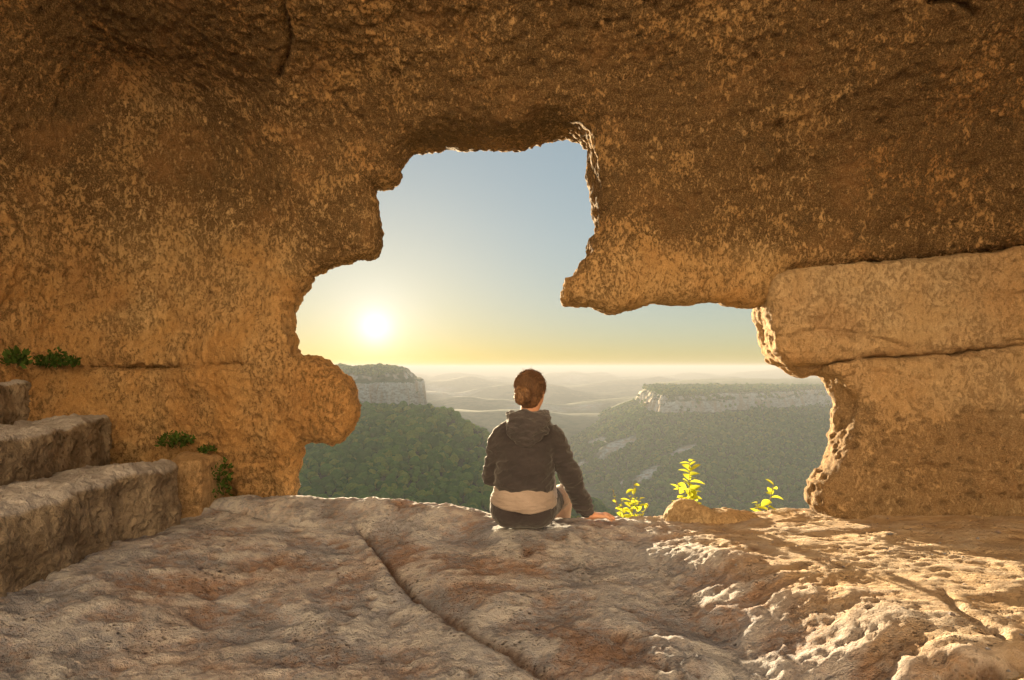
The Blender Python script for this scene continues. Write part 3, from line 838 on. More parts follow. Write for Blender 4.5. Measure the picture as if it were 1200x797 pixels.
# -- left wooded hill
HILL = [(-900, 640, -20), (-300, 650, -30), (-190, 640, -40), (-95, 615, -43), (-60, 600, -50), (-28, 580, -64), (30, 540, -95), (100, 500, -130), (220, 450, -180), (420, 420, -240)]
def hill_z(x, y):
    yr = np.interp(x, [a for a, *_ in HILL], [b for _, b, _ in HILL]); zr = np.interp(x, [a for a, *_ in HILL], [c for *_, c in HILL])
    d = yr - y
    z = zr - np.where(d > 0, 0.27 * d, 0.55 * (-d)) - 4 * (1 - np.exp(-np.abs(d) / 20))
    return z + 5 * fbm(P3(x, y, 1 / 70.0, 1.0), 4) + 7 * fbm(P3(x, y, 1 / 160.0, 7.0), 2)
me = grid_mesh("wooded_hill", np.linspace(-700, 420, 160), np.linspace(150, 860, 130), hill_z)
set_attr(me, "bare", np.zeros(len(me.vertices)))
link("wooded_hill", me, M_hill, kind="structure")

# -- far pale cliff on the left
CL = np.array([(-900, 1000), (-420, 985), (-330, 960), (-262, 975), (-235, 1010), (-208, 1000), (-188, 1020), (-166, 1055), (-172, 1120), (-230, 1500), (-900, 1600)], np.float32)
def cliff_z(x, y):
    sd = poly_sdf(x, y, CL) + 20 * fbm(P3(x, y, 1 / 50.0, 2.0), 3) + 9 * fbm(P3(x, y, 1 / 15.0, 6.0), 2)
    d = np.maximum(sd, 0)
    top = -4 - 12 * sstep(-60, 5, sd) + 14 * fbm(P3(x, y, 1 / 45.0, 9.0), 3)
    k = 0.86 * sstep(12.0, -3.0, sd) + 0.14 * sstep(-12, -34, sd + 8 * fbm(P3(x, y, 1 / 30.0, 4.0), 2))
    return (-84 - 0.5 * d) * (1 - k) + top * k
me = grid_mesh("limestone_cliff", np.concatenate([np.linspace(-900, -430, 30), np.linspace(-425, -40, 180)]), np.concatenate([np.linspace(760, 930, 40), np.linspace(933, 1180, 130), np.linspace(1200, 1600, 20)]), cliff_z)
set_attr(me, "bare", np.zeros(len(me.vertices)))
link("limestone_cliff", me, M_mesa, kind="structure")

# -- the hill the cave belongs to, falling away below the ledge and rising behind
def own_z(x, y):
    d = np.maximum(0, y - 4.6)
    z = -2.2 - 0.85 * d - 2.5 * (1 - np.exp(-d / 2.0))
    return np.maximum(z + 0.6 * fbm(P3(x, y, 0.25, 2.0), 3) * sstep(0, 6, d), -220)
me = grid_mesh("hillside", np.linspace(-300, 300, 120), np.concatenate([np.linspace(-300, 0, 20), np.linspace(0.5, 30, 60), np.linspace(32, 280, 50)]), own_z)
set_attr(me, "bare", np.zeros(len(me.vertices)))
link("hillside", me, M_hill, kind="structure")

# -- added unseen pale cliff behind the camera, bouncing sunlight into the cave
def build_bounce_cliff():
    xs = np.linspace(-22, 24, 180); zs = np.linspace(-3, 16.5, 90)
    x, z = np.meshgrid(xs, zs, indexing='ij'); sh = x.shape
    x = x.ravel().astype(np.float32); z = z.ravel().astype(np.float32)
    p = np.stack([x, np.zeros_like(x), z], 1)
    y = -8.0 - 0.12 * z + 1.4 * fbm(p * 0.25 + 3, 4) + 0.25 * fbm(p * 1.5, 3) - 0.012 * x * x
    i = np.arange(len(x)).reshape(sh)
    q = np.stack([i[:-1, :-1].ravel(), i[:-1, 1:].ravel(), i[1:, 1:].ravel(), i[1:, :-1].ravel()], 1)
    me = mesh_np("bounce_cliff", np.stack([x, y, z], 1), q)
    set_attr(me, "weather", np.full(len(x), 0.1)); set_attr(me, "pit", np.zeros(len(x)))
    link("bounce_cliff", me, M_bounce, kind="structure")
build_bounce_cliff()

# -- woods: every crown is a small lumpy solid; one mass per hillside
def ico(sub):
    import bmesh
    bm = bmesh.new(); bmesh.ops.create_icosphere(bm, subdivisions=sub, radius=1.0)
    v = np.array([w.co[:] for w in bm.verts], np.float32); f = np.array([[w.index for w in g.verts] for g in bm.faces], np.int32)
    bm.free(); return v, f

def leaf_mat(name, c1, c2, c3, trans=0.35):
    t = NT(name)
    tint = t.attr("tint")
    p = t.pos()
    n = t.noise(p, 0.6, 4, 0.7)
    col = t.mix(t.ramp(tint, 0.0, 0.6), c1, c2)
    col = t.mix(t.ramp(tint, 0.6, 1.0), col, c3)
    col = t.mix(t.ramp(n, 0.3, 0.7, 0.0, 0.5), col, tuple(c * 0.55 for c in c1))
    d = t.n("ShaderNodeBsdfDiffuse"); t.set(d.inputs[0], col)
    tr = t.n("ShaderNodeBsdfTranslucent"); t.set(tr.inputs[0], col)
    mx = t.n("ShaderNodeMixShader"); mx.inputs[0].default_value = trans
    t.t.links.new(d.outputs[0], mx.inputs[1]); t.t.links.new(tr.outputs[0], mx.inputs[2])
    t.t.links.new(mx.outputs[0], t.out.inputs["Surface"])
    return t.m
M_wood = leaf_mat("oak_foliage", (0.075, 0.20, 0.022), (0.19, 0.34, 0.035), (0.44, 0.44, 0.050), 0.45)

def woods(name, pts, sizes, sub, label):
    bv, bf = ico(sub)
    variants = []
    for k in range(7):
        r = 1 + 0.42 * fbm(bv * 1.6 + 13 * k, 3, 0.7) + 0.16 * perlin(bv * 5.0 + 7 * k)
        u = bv * r[:, None]; u[:, 2] = u[:, 2] * 0.95
        variants.append(u)
    variants = np.array(variants)
    N = len(pts); k = rng.integers(0, 7, N); a = rng.uniform(0, 6.283, N)
    V = variants[k] * sizes[:, None, None]
    V[:, :, 2] *= rng.uniform(0.8, 1.25, N)[:, None]
    c, s_ = np.cos(a)[:, None], np.sin(a)[:, None]
    x = V[:, :, 0] * c - V[:, :, 1] * s_; y = V[:, :, 0] * s_ + V[:, :, 1] * c
    V[:, :, 0] = x; V[:, :, 1] = y
    V += pts[:, None, :]; V[:, :, 2] += (sizes * 0.55)[:, None]
    Fc = (bf[None] + (np.arange(N) * len(bv))[:, None, None]).reshape(-1, 3)
    me = mesh_np(name, V.reshape(-1, 3), Fc, smooth=False)
    tint = np.clip(rng.normal(0.46, 0.36, N), 0, 1)
    set_attr(me, "tint", np.repeat(tint, len(bv)))
    return link(name, me, M_wood, kind="stuff", label=label, category="forest")

def scatter(n, x0, x1, y0, y1, zf, keep):
    x = rng.uniform(x0, x1, n).astype(np.float32); y = rng.uniform(y0, y1, n).astype(np.float32)
    z = zf(x, y); v = np.stack([x, y, z], 1)
    px, py = proj(v)
    ok = (px > 300) & (px < 1010) & (py > 425) & (py < 640) & keep(x, y, z, px, py, v)
    return v[ok]

# right slope: denser stacking near the top, clear on scree and on the cliff
def keep_mesa(x, y, z, px, py, v):
    sd = mesa_sd(x, y)
    return (((sd > 12) | (sd < -9)) & (px > 640) & (scree(px, py, v) < 0.25) & (rng.random(len(x)) < np.where(sd < 0, 0.8, 0.75 + 0.25 * sstep(-0.2, 0.2, fbm(v * 0.012, 2)))))
pts = scatter(42000, -60, 1000, 520, 1800, mesa_z, keep_mesa)
woods("forest", pts, np.clip(rng.lognormal(1.25, 0.32, len(pts)), 1.6, 7.0).astype(np.float32), 2 if len(pts) < 9000 else 1, "dense sunlit green forest covering the slope below the right mesa")
pts = scatter(15000, -420, 180, 300, 700, hill_z, lambda x, y, z, px, py, v: (px > 310) & (px < 760))
woods("forest", pts, np.clip(rng.lognormal(1.12, 0.32, len(pts)), 1.4, 6.0).astype(np.float32), 2, "dense shady green forest on the hill left of the person")
def keep_cl(x, y, z, px, py, v):
    sd = poly_sdf(x, y, CL); return (sd < -30) & (sd > -160)
pts = scatter(6000, -430, -140, 960, 1200, cliff_z, keep_cl)
woods("forest", pts, rng.uniform(2.0, 4.0, len(pts)).astype(np.float32), 1, "thin hazy trees along the top of the far left cliff")
print("trees", [ (o.name, len(o.data.polygons)) for o in bpy.data.objects if o.name.startswith("forest")])

# ------------------------------------------------------------------ haze over the valley
def build_haze():
    import bmesh
    bm = bmesh.new(); bmesh.ops.create_cube(bm, size=1.0)
    me = bpy.data.meshes.new("haze"); 
    for w in bm.verts: w.co = (w.co.x * 190000, w.co.y * 230000 + 12000, 17.5 if w.co.z > 0 else -900.0)
    bm.to_mesh(me); bm.free()
    t = NT("morning_haze")
    pv = t.n("ShaderNodeVolumePrincipled")
    pv.inputs["Color"].default_value = (0.305, 0.318, 0.355, 1)
    pv.inputs["Density"].default_value = 0.00030
    pv.inputs["Anisotropy"].default_value = 0.10
    t.t.links.new(pv.outputs[0], t.out.inputs["Volume"])
    return link("haze", me, t.m, kind="stuff", label="thin morning haze lying over the whole valley", category="haze")
build_haze()

# ------------------------------------------------------------------ person on the rim
class Field:
    def __init__(self, lo, hi, h):
        self.lo = np.array(lo, np.float32); self.h = h
        n = np.ceil((np.array(hi) - np.array(lo)) / h).astype(int) + 1
        self.v = np.full(tuple(n), 1.0, np.float32)
    def box(self, lo, hi):
        a = np.maximum(0, np.floor((np.array(lo) - self.lo) / self.h).astype(int)); b = np.minimum(self.v.shape, np.ceil((np.array(hi) - self.lo) / self.h).astype(int) + 1)
        sl = tuple(slice(int(i), int(j)) for i, j in zip(a, b))
        g = np.meshgrid(*[np.arange(int(i), int(j), dtype=np.float32) * self.h + l for i, j, l in zip(a, b, self.lo)], indexing='ij')
        return sl, g
    def cap(self, p, q, r1, r2=None, k=0.03, sub=False, sq=(1, 1, 1)):
        r2 = r1 if r2 is None else r2
        p = np.array(p, np.float32); q = np.array(q, np.float32); m = max(r1, r2) + 0.05 + k
        sl, (x, y, z) = self.box(np.minimum(p, q) - m, np.maximum(p, q) + m)
        e = q - p; L = float(e @ e) + 1e-9
        t = np.clip(((x - p[0]) * e[0] + (y - p[1]) * e[1] + (z - p[2]) * e[2]) / L, 0, 1)
        d = np.sqrt(((x - p[0] - e[0] * t) / sq[0]) ** 2 + ((y - p[1] - e[1] * t) / sq[1]) ** 2 + ((z - p[2] - e[2] * t) / sq[2]) ** 2) - (r1 + (r2 - r1) * t)
        self._put(sl, d, k, sub)
    def ell(self, c, r, k=0.03, sub=False, rot=None):
        m = max(r) + 0.05 + k
        c = np.array(c, np.float32)
        sl, (x, y, z) = self.box(c - m, c + m)
        P = np.stack([x - c[0], y - c[1], z - c[2]], -1)
        if rot is not None: P = P @ np.array(Euler(rot).to_matrix(), np.float32)
        R = np.array(r, np.float32)
        k0 = np.linalg.norm(P / R, axis=-1); k1 = np.linalg.norm(P / (R * R), axis=-1)
        self._put(sl, k0 * (k0 - 1) / np.maximum(k1, 1e-6), k, sub)
    def _put(self, sl, d, k, sub):
        a = self.v[sl]
        self.v[sl] = smax(a, -d, k) if sub else smin(a, d, k)
    def coords(self):
        return np.meshgrid(*[np.arange(n, dtype=np.float32) * self.h + l for n, l in zip(self.v.shape, self.lo)], indexing='ij')
    def cut(self, fn, k=0.01):
        x, y, z = self.coords(); self.v = smax(self.v, fn(x, y, z), k)
    def mesh(self, name, smooth=1):
        v, q = surface_nets(self.v, self.lo, self.h)
        me = mesh_np(name, v, q)
        return subdivided(me, smooth) if smooth else me

def cloth_mat(name, col, col2, weave=900, rough=0.9, sheen=0.3):
    t = NT(name)
    p = t.pos()
    n = t.noise(p, 9, 4, 0.6); f = t.noise(p, weave, 2, 0.5)
    c = t.mix(t.ramp(n, 0.3, 0.7), col, col2)
    c = t.mix(t.ramp(f, 0.4, 0.7, 0, 0.35), c, tuple(min(1, k * 1.5) for k in col2))
    wr = t.noise(t.pos(scale=(1, 1, 1.6)), 26, 3, 0.5, 0.6)
    nb = t.bump(t.math('ADD', wr, t.math('MULTIPLY', f, 0.1)), 0.35, 0.012)
    pr = t.principled(c, rough, nb, 0.15)
    pr.inputs["Sheen Weight"].default_value = sheen
    return t.m

def skin_mat():
    t = NT("skin")
    n = t.noise(t.pos(), 40, 4, 0.6)
    c = t.mix(t.ramp(n, 0.3, 0.7), (0.50, 0.25, 0.155), (0.58, 0.31, 0.20))
    pr = t.principled(c, 0.55, t.bump(t.noise(t.pos(), 300, 2), 0.15, 0.002), 0.3)
    pr.inputs["Subsurface Weight"].default_value = 0.12
    pr.inputs["Subsurface Radius"].default_value = (0.012, 0.004, 0.002)
    return t.m

def hair_mat():
    t = NT("brown_hair")
    p = t.pos(scale=(1, 1, 0.35))
    n = t.noise(p, 150, 4, 0.6, 0.5); b = t.noise(t.pos(), 14, 3)
    c = t.mix(t.ramp(n, 0.3, 0.7), (0.075, 0.036, 0.018), (0.21, 0.105, 0.048))
    c = t.mix(t.ramp(b, 0.45, 0.7, 0, 0.5), c, (0.26, 0.14, 0.06))
    t.principled(c, 0.5, t.bump(n, 0.8, 0.006), 0.45)
    return t.m
M_skin = skin_mat(); M_hair = hair_mat()
M_jacket = cloth_mat("dark_brown_softshell", (0.026, 0.0225, 0.025), (0.041, 0.035, 0.038))
M_hood = cloth_mat("hood_softshell", (0.034, 0.030, 0.033), (0.052, 0.045, 0.049))
M_shirt = cloth_mat("beige_cotton", (0.23, 0.182, 0.158), (0.30, 0.24, 0.21))
M_short = cloth_mat("black_jersey", (0.024, 0.019, 0.022), (0.038, 0.031, 0.034))
M_leg = cloth_mat("taupe_leggings", (0.24, 0.165, 0.125), (0.31, 0.215, 0.165))
M_eye = NT("eye_white"); M_eye.principled((0.75, 0.72, 0.68), 0.25, None, 0.5); M_eye = M_eye.m
M_lace = NT("shoe_rubber"); M_lace.principled((0.05, 0.05, 0.055), 0.7); M_lace = M_lace.m

def fold(me, amp, sc, seed, stretch=(1, 1, 1)):
    v = get_v(me); n = get_n(me)
    p = v * np.array(stretch, np.float32) * sc + seed
    d = (0.5 - np.abs(fbm(p, 2, 0.5))) * amp * 1.2 + fbm(p * 2.7, 2) * amp * 0.4
    set_v(me, v + n * (d - 0.3 * amp)[:, None])

def build_person():
    root = empty("person", (0.064, 3.34, 0.0), label="person in dark hooded jacket sitting on the rim, seen from behind", category="person")
    SH_L, SH_R = (-0.134, 0.035, 0.470), (0.170, 0.03, 0.478)
    EL_L, EL_R = (-0.170, 0.075, 0.262), (0.262, 0.005, 0.276)
    WR_L, WR_R = (-0.085, 0.300, 0.185), (0.352, 0.035, 0.068)
    HIP_L, HIP_R = (-0.085, 0.02, 0.095), (0.090, 0.02, 0.095)
    KN_L, KN_R = (-0.115, 0.44, 0.10), (0.255, 0.38, 0.085)
    AN_L, AN_R = (-0.105, 0.50, -0.32), (0.235, 0.46, -0.33)
    HC = np.array((0.048, 0.055, 0.742))
    turn = -0.45                                     # head turned to the right
    R = np.array(Euler((0.02, 0, turn)).to_matrix())
    def hd(x, y, z): return tuple(HC + R @ np.array((x, y, z)))
    # --- body: one continuous figure
    f = Field((-0.32, -0.22, -0.46), (0.54, 0.68, 0.88), 0.0055)
    f.ell((0.002, 0.0, 0.105), (0.150, 0.10, 0.095)); f.ell((0.006, 0.01, 0.25), (0.118, 0.085, 0.14), k=0.06); f.ell((0.016, 0.02, 0.42), (0.138, 0.09, 0.13), k=0.06)
    f.cap(SH_L, SH_R, 0.045, 0.045, k=0.06)
    f.cap((0.022, 0.03, 0.50), (0.040, 0.048, 0.68), 0.056, 0.050, k=0.04)
    for S, E, W in ((SH_L, EL_L, WR_L), (SH_R, EL_R, WR_R)):
        f.cap(S, E, 0.046, 0.037, k=0.03); f.cap(E, W, 0.037, 0.025, k=0.02)
    for H, K, A in ((HIP_L, KN_L, AN_L), (HIP_R, KN_R, AN_R)):
        f.cap(H, K, 0.078, 0.052, k=0.04); f.cap(K, A, 0.052, 0.033, k=0.03)
        f.cap(A, (A[0], A[1] + 0.16, A[2] - 0.05), 0.034, 0.028, k=0.02)
    # head with face
    f.ell(hd(0, -0.012, 0.025), (0.070, 0.088, 0.085), k=0.03, rot=(0, 0, turn)); f.ell(hd(0, 0.028, -0.025), (0.056, 0.062, 0.080), k=0.03, rot=(0, 0, turn))
    f.cap(hd(0, 0.088, 0.012), hd(0, 0.106, -0.022), 0.008, 0.013, k=0.012)
    f.cap(hd(-0.018, 0.088, -0.055), hd(0.018, 0.088, -0.055), 0.007, 0.007, k=0.008); f.cap(hd(-0.012, 0.084, -0.066), hd(0.012, 0.084, -0.066), 0.007, k=0.006)
    f.cap(hd(0, 0.078, -0.092), hd(0, 0.080, -0.088), 0.018, k=0.02)
    for s in (-1, 1):
        f.ell(hd(s * 0.029, 0.088, 0.012), (0.016, 0.014, 0.011), k=0.01, sub=True, rot=(0, 0, turn))
        f.cap(hd(s * 0.012, 0.086, 0.028), hd(s * 0.046, 0.076, 0.030), 0.007, 0.006, k=0.012)
        f.ell(hd(s * 0.073, -0.004, 0.000), (0.010, 0.020, 0.032), k=0.008, rot=(0, s * 0.15, turn + s * 0.4))
        f.ell(hd(s * 0.080, 0.000, 0.004), (0.006, 0.010, 0.018), k=0.006, sub=True, rot=(0, 0, turn))
    # right hand flat on the rock, fingers spread to the right; left hand resting on the thigh
    def hand(W, fwd, side, up, s):
        W = np.array(W); fw, sd, u = (np.array(a, float) / np.linalg.norm(a) for a in (fwd, side, up))
        def P(a, b, c): return W + fw * a + sd * b * s + u * c
        f.cap(P(0, 0, 0), P(0.03, 0, -0.002), 0.023, 0.024, k=0.015)
        for b in (-0.024, -0.008, 0.008, 0.024): f.cap(P(0.02, b * 0.7, 0), P(0.078, b, 0.002), 0.014, 0.0115, k=0.012)
        for b, l in ((-0.030, 0.056), (-0.011, 0.076), (0.010, 0.082), (0.031, 0.072)):
            a0 = P(0.078, b * 0.85, 0.002); a1 = P(0.078 + l * 0.45, b * 1.15, 0.006); a2 = P(0.078 + l * 0.78, b * 1.35, -0.002); a3 = P(0.078 + l, b * 1.45, -0.012)
            f.cap(a0, a1, 0.0100, 0.0092, k=0.004); f.cap(a1, a2, 0.0092, 0.0084, k=0.003); f.cap(a2, a3, 0.0084, 0.0072, k=0.003)
        t0 = P(0.018, 0.022, -0.004); t1 = P(0.048, 0.052, -0.006); t2 = P(0.078, 0.064, -0.008); t3 = P(0.098, 0.066, -0.012)
        f.cap(t0, t1, 0.014, 0.0115, k=0.012); f.cap(t1, t2, 0.0115, 0.0098, k=0.003); f.cap(t2, t3, 0.0098, 0.0078, k=0.003)
    hand((0.364, 0.038, 0.046), (1.0, 0.12, -0.10), (0.0, 1, 0.0), (0.12, 0, 1), 1)
    hand(WR_L, (0.35, 0.9, -0.35), (1, -0.3, 0), (0.2, 0.3, 1), 1)
    body = link("body", f.mesh("body", 0), M_skin, root)
    for s in (-1, 1):
        e = Field(np.array(hd(s * 0.029, 0.072, 0.012)) - 0.02, np.array(hd(s * 0.029, 0.072, 0.012)) + 0.02, 0.003)
        e.ell(hd(s * 0.029, 0.072, 0.012), (0.0125, 0.0125, 0.0125)); link("eye", e.mesh("eye", 0), M_eye, root)
    # --- hair: cap, nape and a loose knot
    f = Field((-0.10, -0.14, 0.58), (0.20, 0.20, 0.90), 0.0045)
    f.ell(hd(0, -0.018, 0.032), (0.084, 0.096, 0.092), k=0.02, rot=(0, 0, turn)); f.ell(hd(0, -0.040, -0.03), (0.060, 0.055, 0.068), k=0.03, rot=(0, 0, turn))
    f.ell(hd(0, 0.085, -0.045), (0.078, 0.075, 0.085), k=0.015, sub=True, rot=(0, 0, turn))
    for s in (-1, 1): f.ell(hd(s * 0.082, 0.004, -0.012), (0.030, 0.030, 0.042), k=0.012, sub=True, rot=(0, 0, turn))
    BUN = np.array((-0.006, -0.056, 0.722))
    f.ell(BUN, (0.046, 0.038, 0.046), k=0.012); f.ell(BUN + (0.016, -0.006, 0.026), (0.026, 0.022, 0.022), k=0.008); f.ell(BUN + (-0.014, -0.012, -0.022), (0.026, 0.020, 0.026), k=0.008)
    f.ell(BUN + (-0.022, 0.012, 0.030), (0.022, 0.022, 0.026), k=0.01)
    me = f.mesh("hair", 1); v = get_v(me); n = get_n(me)
    ang = np.arctan2(v[:, 0] - HC[0], v[:, 1] - HC[1])
    strand = perlin(np.stack([ang * 26, (v[:, 2] - 0.7) * 14, np.hypot(v[:, 0] - HC[0], v[:, 1] - HC[1]) * 18], 1)) * 0.0042 + fbm(v * 46, 2) * 0.005
    set_v(me, v + n * strand[:, None])
    hair = link("hair", me, M_hair, root)
    # strands combed back into the knot, and loose wisps standing off
    vs = []; fs = []
    def strand_tube(pts, r):
        for k in range(len(pts) - 1):
            d = pts[k + 1] - pts[k]; d /= np.linalg.norm(d) + 1e-9
            up = np.cross(d, (0.3, 0.2, 0.9)); up /= np.linalg.norm(up) + 1e-9; sd = np.cross(d, up)
            b_ = len(vs)
            for c, rr2 in ((pts[k], r * (1 - 0.6 * k / len(pts))), (pts[k + 1], r * (1 - 0.6 * (k + 1) / len(pts)))):
                for j in range(3): vs.append(c + (up * math.cos(j * 2.094) + sd * math.sin(j * 2.094)) * rr2)
            for j in range(3): fs.append((b_ + j, b_ + (j + 1) % 3, b_ + 3 + (j + 1) % 3, b_ + 3 + j))
    EC = np.array((0, -0.018, 0.032)); ER = np.array((0.0845, 0.0965, 0.0925))
    bl = np.linalg.inv(R) @ (BUN - HC) - EC; bd = bl / ER; bd /= np.linalg.norm(bd)
    for i in range(1100):
        d = rng.normal(0, 1, 3); d /= np.linalg.norm(d)
        if d[2] < -0.55 or (d[1] > 0.55 and d[2] < 0.25): continue
        amp_ = rng.uniform(0.002, 0.010); ph = rng.uniform(0, 6)
        pts_ = []
        for t_ in np.linspace(0, 0.93, 7):
            e = d * (1 - t_) + bd * t_ + np.array((math.sin(ph + t_ * 5), math.cos(ph * 2 + t_ * 4), math.sin(ph * 3 + t_ * 6))) * 0.06
            e /= np.linalg.norm(e)
            pts_.append(HC + R @ (EC + e * (ER + amp_ * math.sin(math.pi * t_))))
        strand_tube(pts_, rng.uniform(0.0009, 0.0018))
    for i in range(260):                               # coils of the knot
        ax = rng.normal(0, 1, 3); ax /= np.linalg.norm(ax); u = np.cross(ax, (0.2, 0.5, 0.8)); u /= np.linalg.norm(u); w = np.cross(ax, u)
        a0 = rng.uniform(0, 6.28); rad = rng.uniform(0.036, 0.050)
        strand_tube([BUN + (u * math.cos(a0 + k * 0.35) + w * math.sin(a0 + k * 0.35)) * rad * np.array((1.0, 0.85, 1.0)) + ax * 0.012 * math.sin(k) for k in range(6)], rng.uniform(0.0010, 0.0019))
    for i in range(170):                               # flyaways
        d = rng.normal(0, 1, 3); d /= np.linalg.norm(d)
        if d[1] > 0.5 and d[2] < 0.3: continue
        p = HC + R @ (EC + d * ER) if i % 3 else BUN + d * 0.045
        dirn = R @ d * 0.5 + rng.normal(0, 0.6, 3); dirn /= np.linalg.norm(dirn)
        pts_ = [p]; L = rng.uniform(0.010, 0.030)
        for k in range(4):
            pts_.append(pts_[-1] + dirn * L / 4); dirn = dirn + rng.normal(0, 0.35, 3); dirn /= np.linalg.norm(dirn)
        strand_tube(pts_, 0.0009)
    link("stray_hair", mesh_np("stray_hair", np.array(vs), np.array(fs)), M_hair, hair, kind="stuff")
    # --- leggings
    f = Field((-0.26, -0.10, -0.42), (0.40, 0.60, 0.24), 0.007)
    for H, K, A in ((HIP_L, KN_L, AN_L), (HIP_R, KN_R, AN_R)):
        f.cap(H, K, 0.088, 0.062, k=0.03); f.cap(K, A, 0.060, 0.043, k=0.03)
    me = f.mesh("leggings", 0); fold(me, 0.007, 14, 3); link("leggings", me, M_leg, root)
    for A in (AN_L, AN_R):
        f = Field(np.array(A) - (0.09, 0.10, 0.14), np.array(A) + (0.09, 0.26, 0.10), 0.008)
        f.cap((A[0], A[1] - 0.03, A[2] - 0.05), (A[0], A[1] + 0.17, A[2] - 0.075), 0.042, 0.036, k=0.02); f.cap(A, (A[0], A[1], A[2] - 0.05), 0.045, k=0.02)
        f.cut(lambda x, y, z: (A[2] - 0.10) - z)
        link("shoe", f.mesh("shoe", 0), M_lace, root)
    # --- black shorts over hips and seat
    f = Field((-0.26, -0.20, -0.06), (0.26, 0.34, 0.28), 0.006)
    f.ell((0.0, 0.0, 0.105), (0.171, 0.122, 0.118), k=0.03); f.ell((-0.075, -0.028, 0.085), (0.094, 0.096, 0.094), k=0.04); f.ell((0.075, -0.028, 0.085), (0.094, 0.096, 0.094), k=0.04)
    f.cap(HIP_L, (-0.095, 0.20, 0.098), 0.097, 0.086, k=0.03); f.cap(HIP_R, (0.155, 0.18, 0.094), 0.097, 0.086, k=0.03)
    f.cut(lambda x, y, z: (-0.008 + 0.05 * np.clip(-y - 0.06, 0, 1)) - z, 0.02); f.cut(lambda x, y, z: z - 0.20)
    me = f.mesh("shorts", 0); fold(me, 0.006, 16, 8); link("shorts", me, M_short, root)
    # --- beige shirt showing below the jacket
    f = Field((-0.26, -0.22, 0.04), (0.26, 0.26, 0.36), 0.005)
    f.ell((0.0, -0.006, 0.135), (0.185, 0.148, 0.125), k=0.03); f.ell((0.004, 0.005, 0.24), (0.140, 0.108, 0.12), k=0.05)
    f.cut(lambda x, y, z: (0.098 + 0.9 * x * x - 0.010 * x / 0.17 + 0.003 * np.sin(x * 40 + y * 22)) - z, 0.006); f.cut(lambda x, y, z: z - 0.27)
    me = f.mesh("shirt", 1)
    fold(me, 0.008, 9, 21, (1.0, 1.0, 3.2)); link("shirt", me, M_shirt, root)
    # --- jacket with sleeves
    f = Field((-0.30, -0.22, 0.03), (0.44, 0.42, 0.68), 0.0055)
    f.ell((0.004, 0.004, 0.25), (0.162, 0.136, 0.17), k=0.06); f.ell((0.014, 0.012, 0.40), (0.155, 0.118, 0.165), k=0.06)
    f.cap((SH_L[0] + 0.035, 0.03, 0.478), (SH_R[0] - 0.035, 0.028, 0.483), 0.064, 0.064, k=0.07)
    f.cap((-0.035, 0.025, 0.530), (0.082, 0.025, 0.535), 0.056, 0.056, k=0.09)
    f.cap(SH_L, EL_L, 0.060, 0.052, k=0.03); f.cap(EL_L, WR_L, 0.053, 0.038, k=0.03)
    f.cap(SH_R, EL_R, 0.062, 0.052, k=0.03); f.cap(EL_R, tuple(np.array(EL_R) * 0.1 + np.array(WR_R) * 0.9), 0.053, 0.042, k=0.03)
    f.cap(tuple(np.array(EL_R) * 0.28 + np.array(WR_R) * 0.72), tuple(np.array(EL_R) * 0.06 + np.array(WR_R) * 0.94), 0.048, 0.040, k=0.015)
    f.cut(lambda x, y, z: np.where((x > 0.150 + (0.24 - z) * 0.10) | (y > 0.13), -1.0, (0.176 + 0.20 * np.abs(x - 0.01) + 0.004 * np.sin(x * 24 + 1)) - z), 0.004)
    me = f.mesh("jacket", 1)
    v = get_v(me); n = get_n(me)
    p = v * 9
    tors = fbm(np.stack([p[:, 0] * 0.8 + p[:, 2] * 0.6, p[:, 1], p[:, 2] * 1.9 - p[:, 0] * 0.7], 1), 2)
    cuff = sstep(0.22, 0.08, v[:, 2]) * (v[:, 0] > 0.2)
    ring = np.sin(v[:, 2] * 210 + fbm(v * 20, 2) * 2.5) * 0.0035 * cuff
    d = (0.5 - np.abs(tors)) * 0.024 + (0.4 - np.abs(fbm(v * np.array([14, 14, 22]) + 3, 2))) * 0.009 + ring - 0.004
    spine = np.exp(-((v[:, 0] - 0.018) / 0.012) ** 2) * (v[:, 1] < 0) * 0.003
    set_v(me, v + n * (d - spine)[:, None])
    jacket = link("jacket", me, M_jacket, root)
    # hood lying on the back: an open bag with a raised rim
    f = Field((-0.16, -0.20, 0.40), (0.22, 0.20, 0.72), 0.0045)
    f.ell((0.026, -0.022, 0.580), (0.116, 0.098, 0.082), k=0.02); f.ell((0.020, -0.080, 0.535), (0.108, 0.055, 0.066), k=0.05); f.ell((0.010, -0.092, 0.495), (0.060, 0.030, 0.045), k=0.03)
    f.ell((0.034, 0.012, 0.635), (0.088, 0.082, 0.078), k=0.012, sub=True)
    f.cut(lambda x, y, z: z - (0.642 + 0.012 * np.sin(x * 40) + 0.12 * np.abs(x - 0.028) - 0.18 * np.clip(y, -1, 0) * 0.3), 0.008)
    f.cap((-0.074, 0.0, 0.622), (-0.062, -0.075, 0.612), 0.019, 0.018, k=0.03); f.cap((0.126, 0.0, 0.616), (0.114, -0.07, 0.600), 0.019, 0.018, k=0.03)
    me = f.mesh("hood", 1); fold(me, 0.022, 11, 5, (1.0, 1.0, 1.9)); link("hood", me, M_hood, jacket)
    # hood cord ends and shoulder seams are too fine to see; the side zip flap shows pale
    f = Field((0.10, -0.02, 0.08), (0.26, 0.20, 0.36), 0.005)
    f.cap((0.160, 0.06, 0.325), (0.178, 0.08, 0.135), 0.013, 0.018, k=0.01, sq=(1, 2.2, 1))
    me = f.mesh("shirt_side", 0); fold(me, 0.006, 18, 2); link("shirt_tail", me, M_tail, root)
    return root
M_tail = cloth_mat("pale_grey_lining", (0.30, 0.27, 0.29), (0.38, 0.34, 0.36))
build_person()

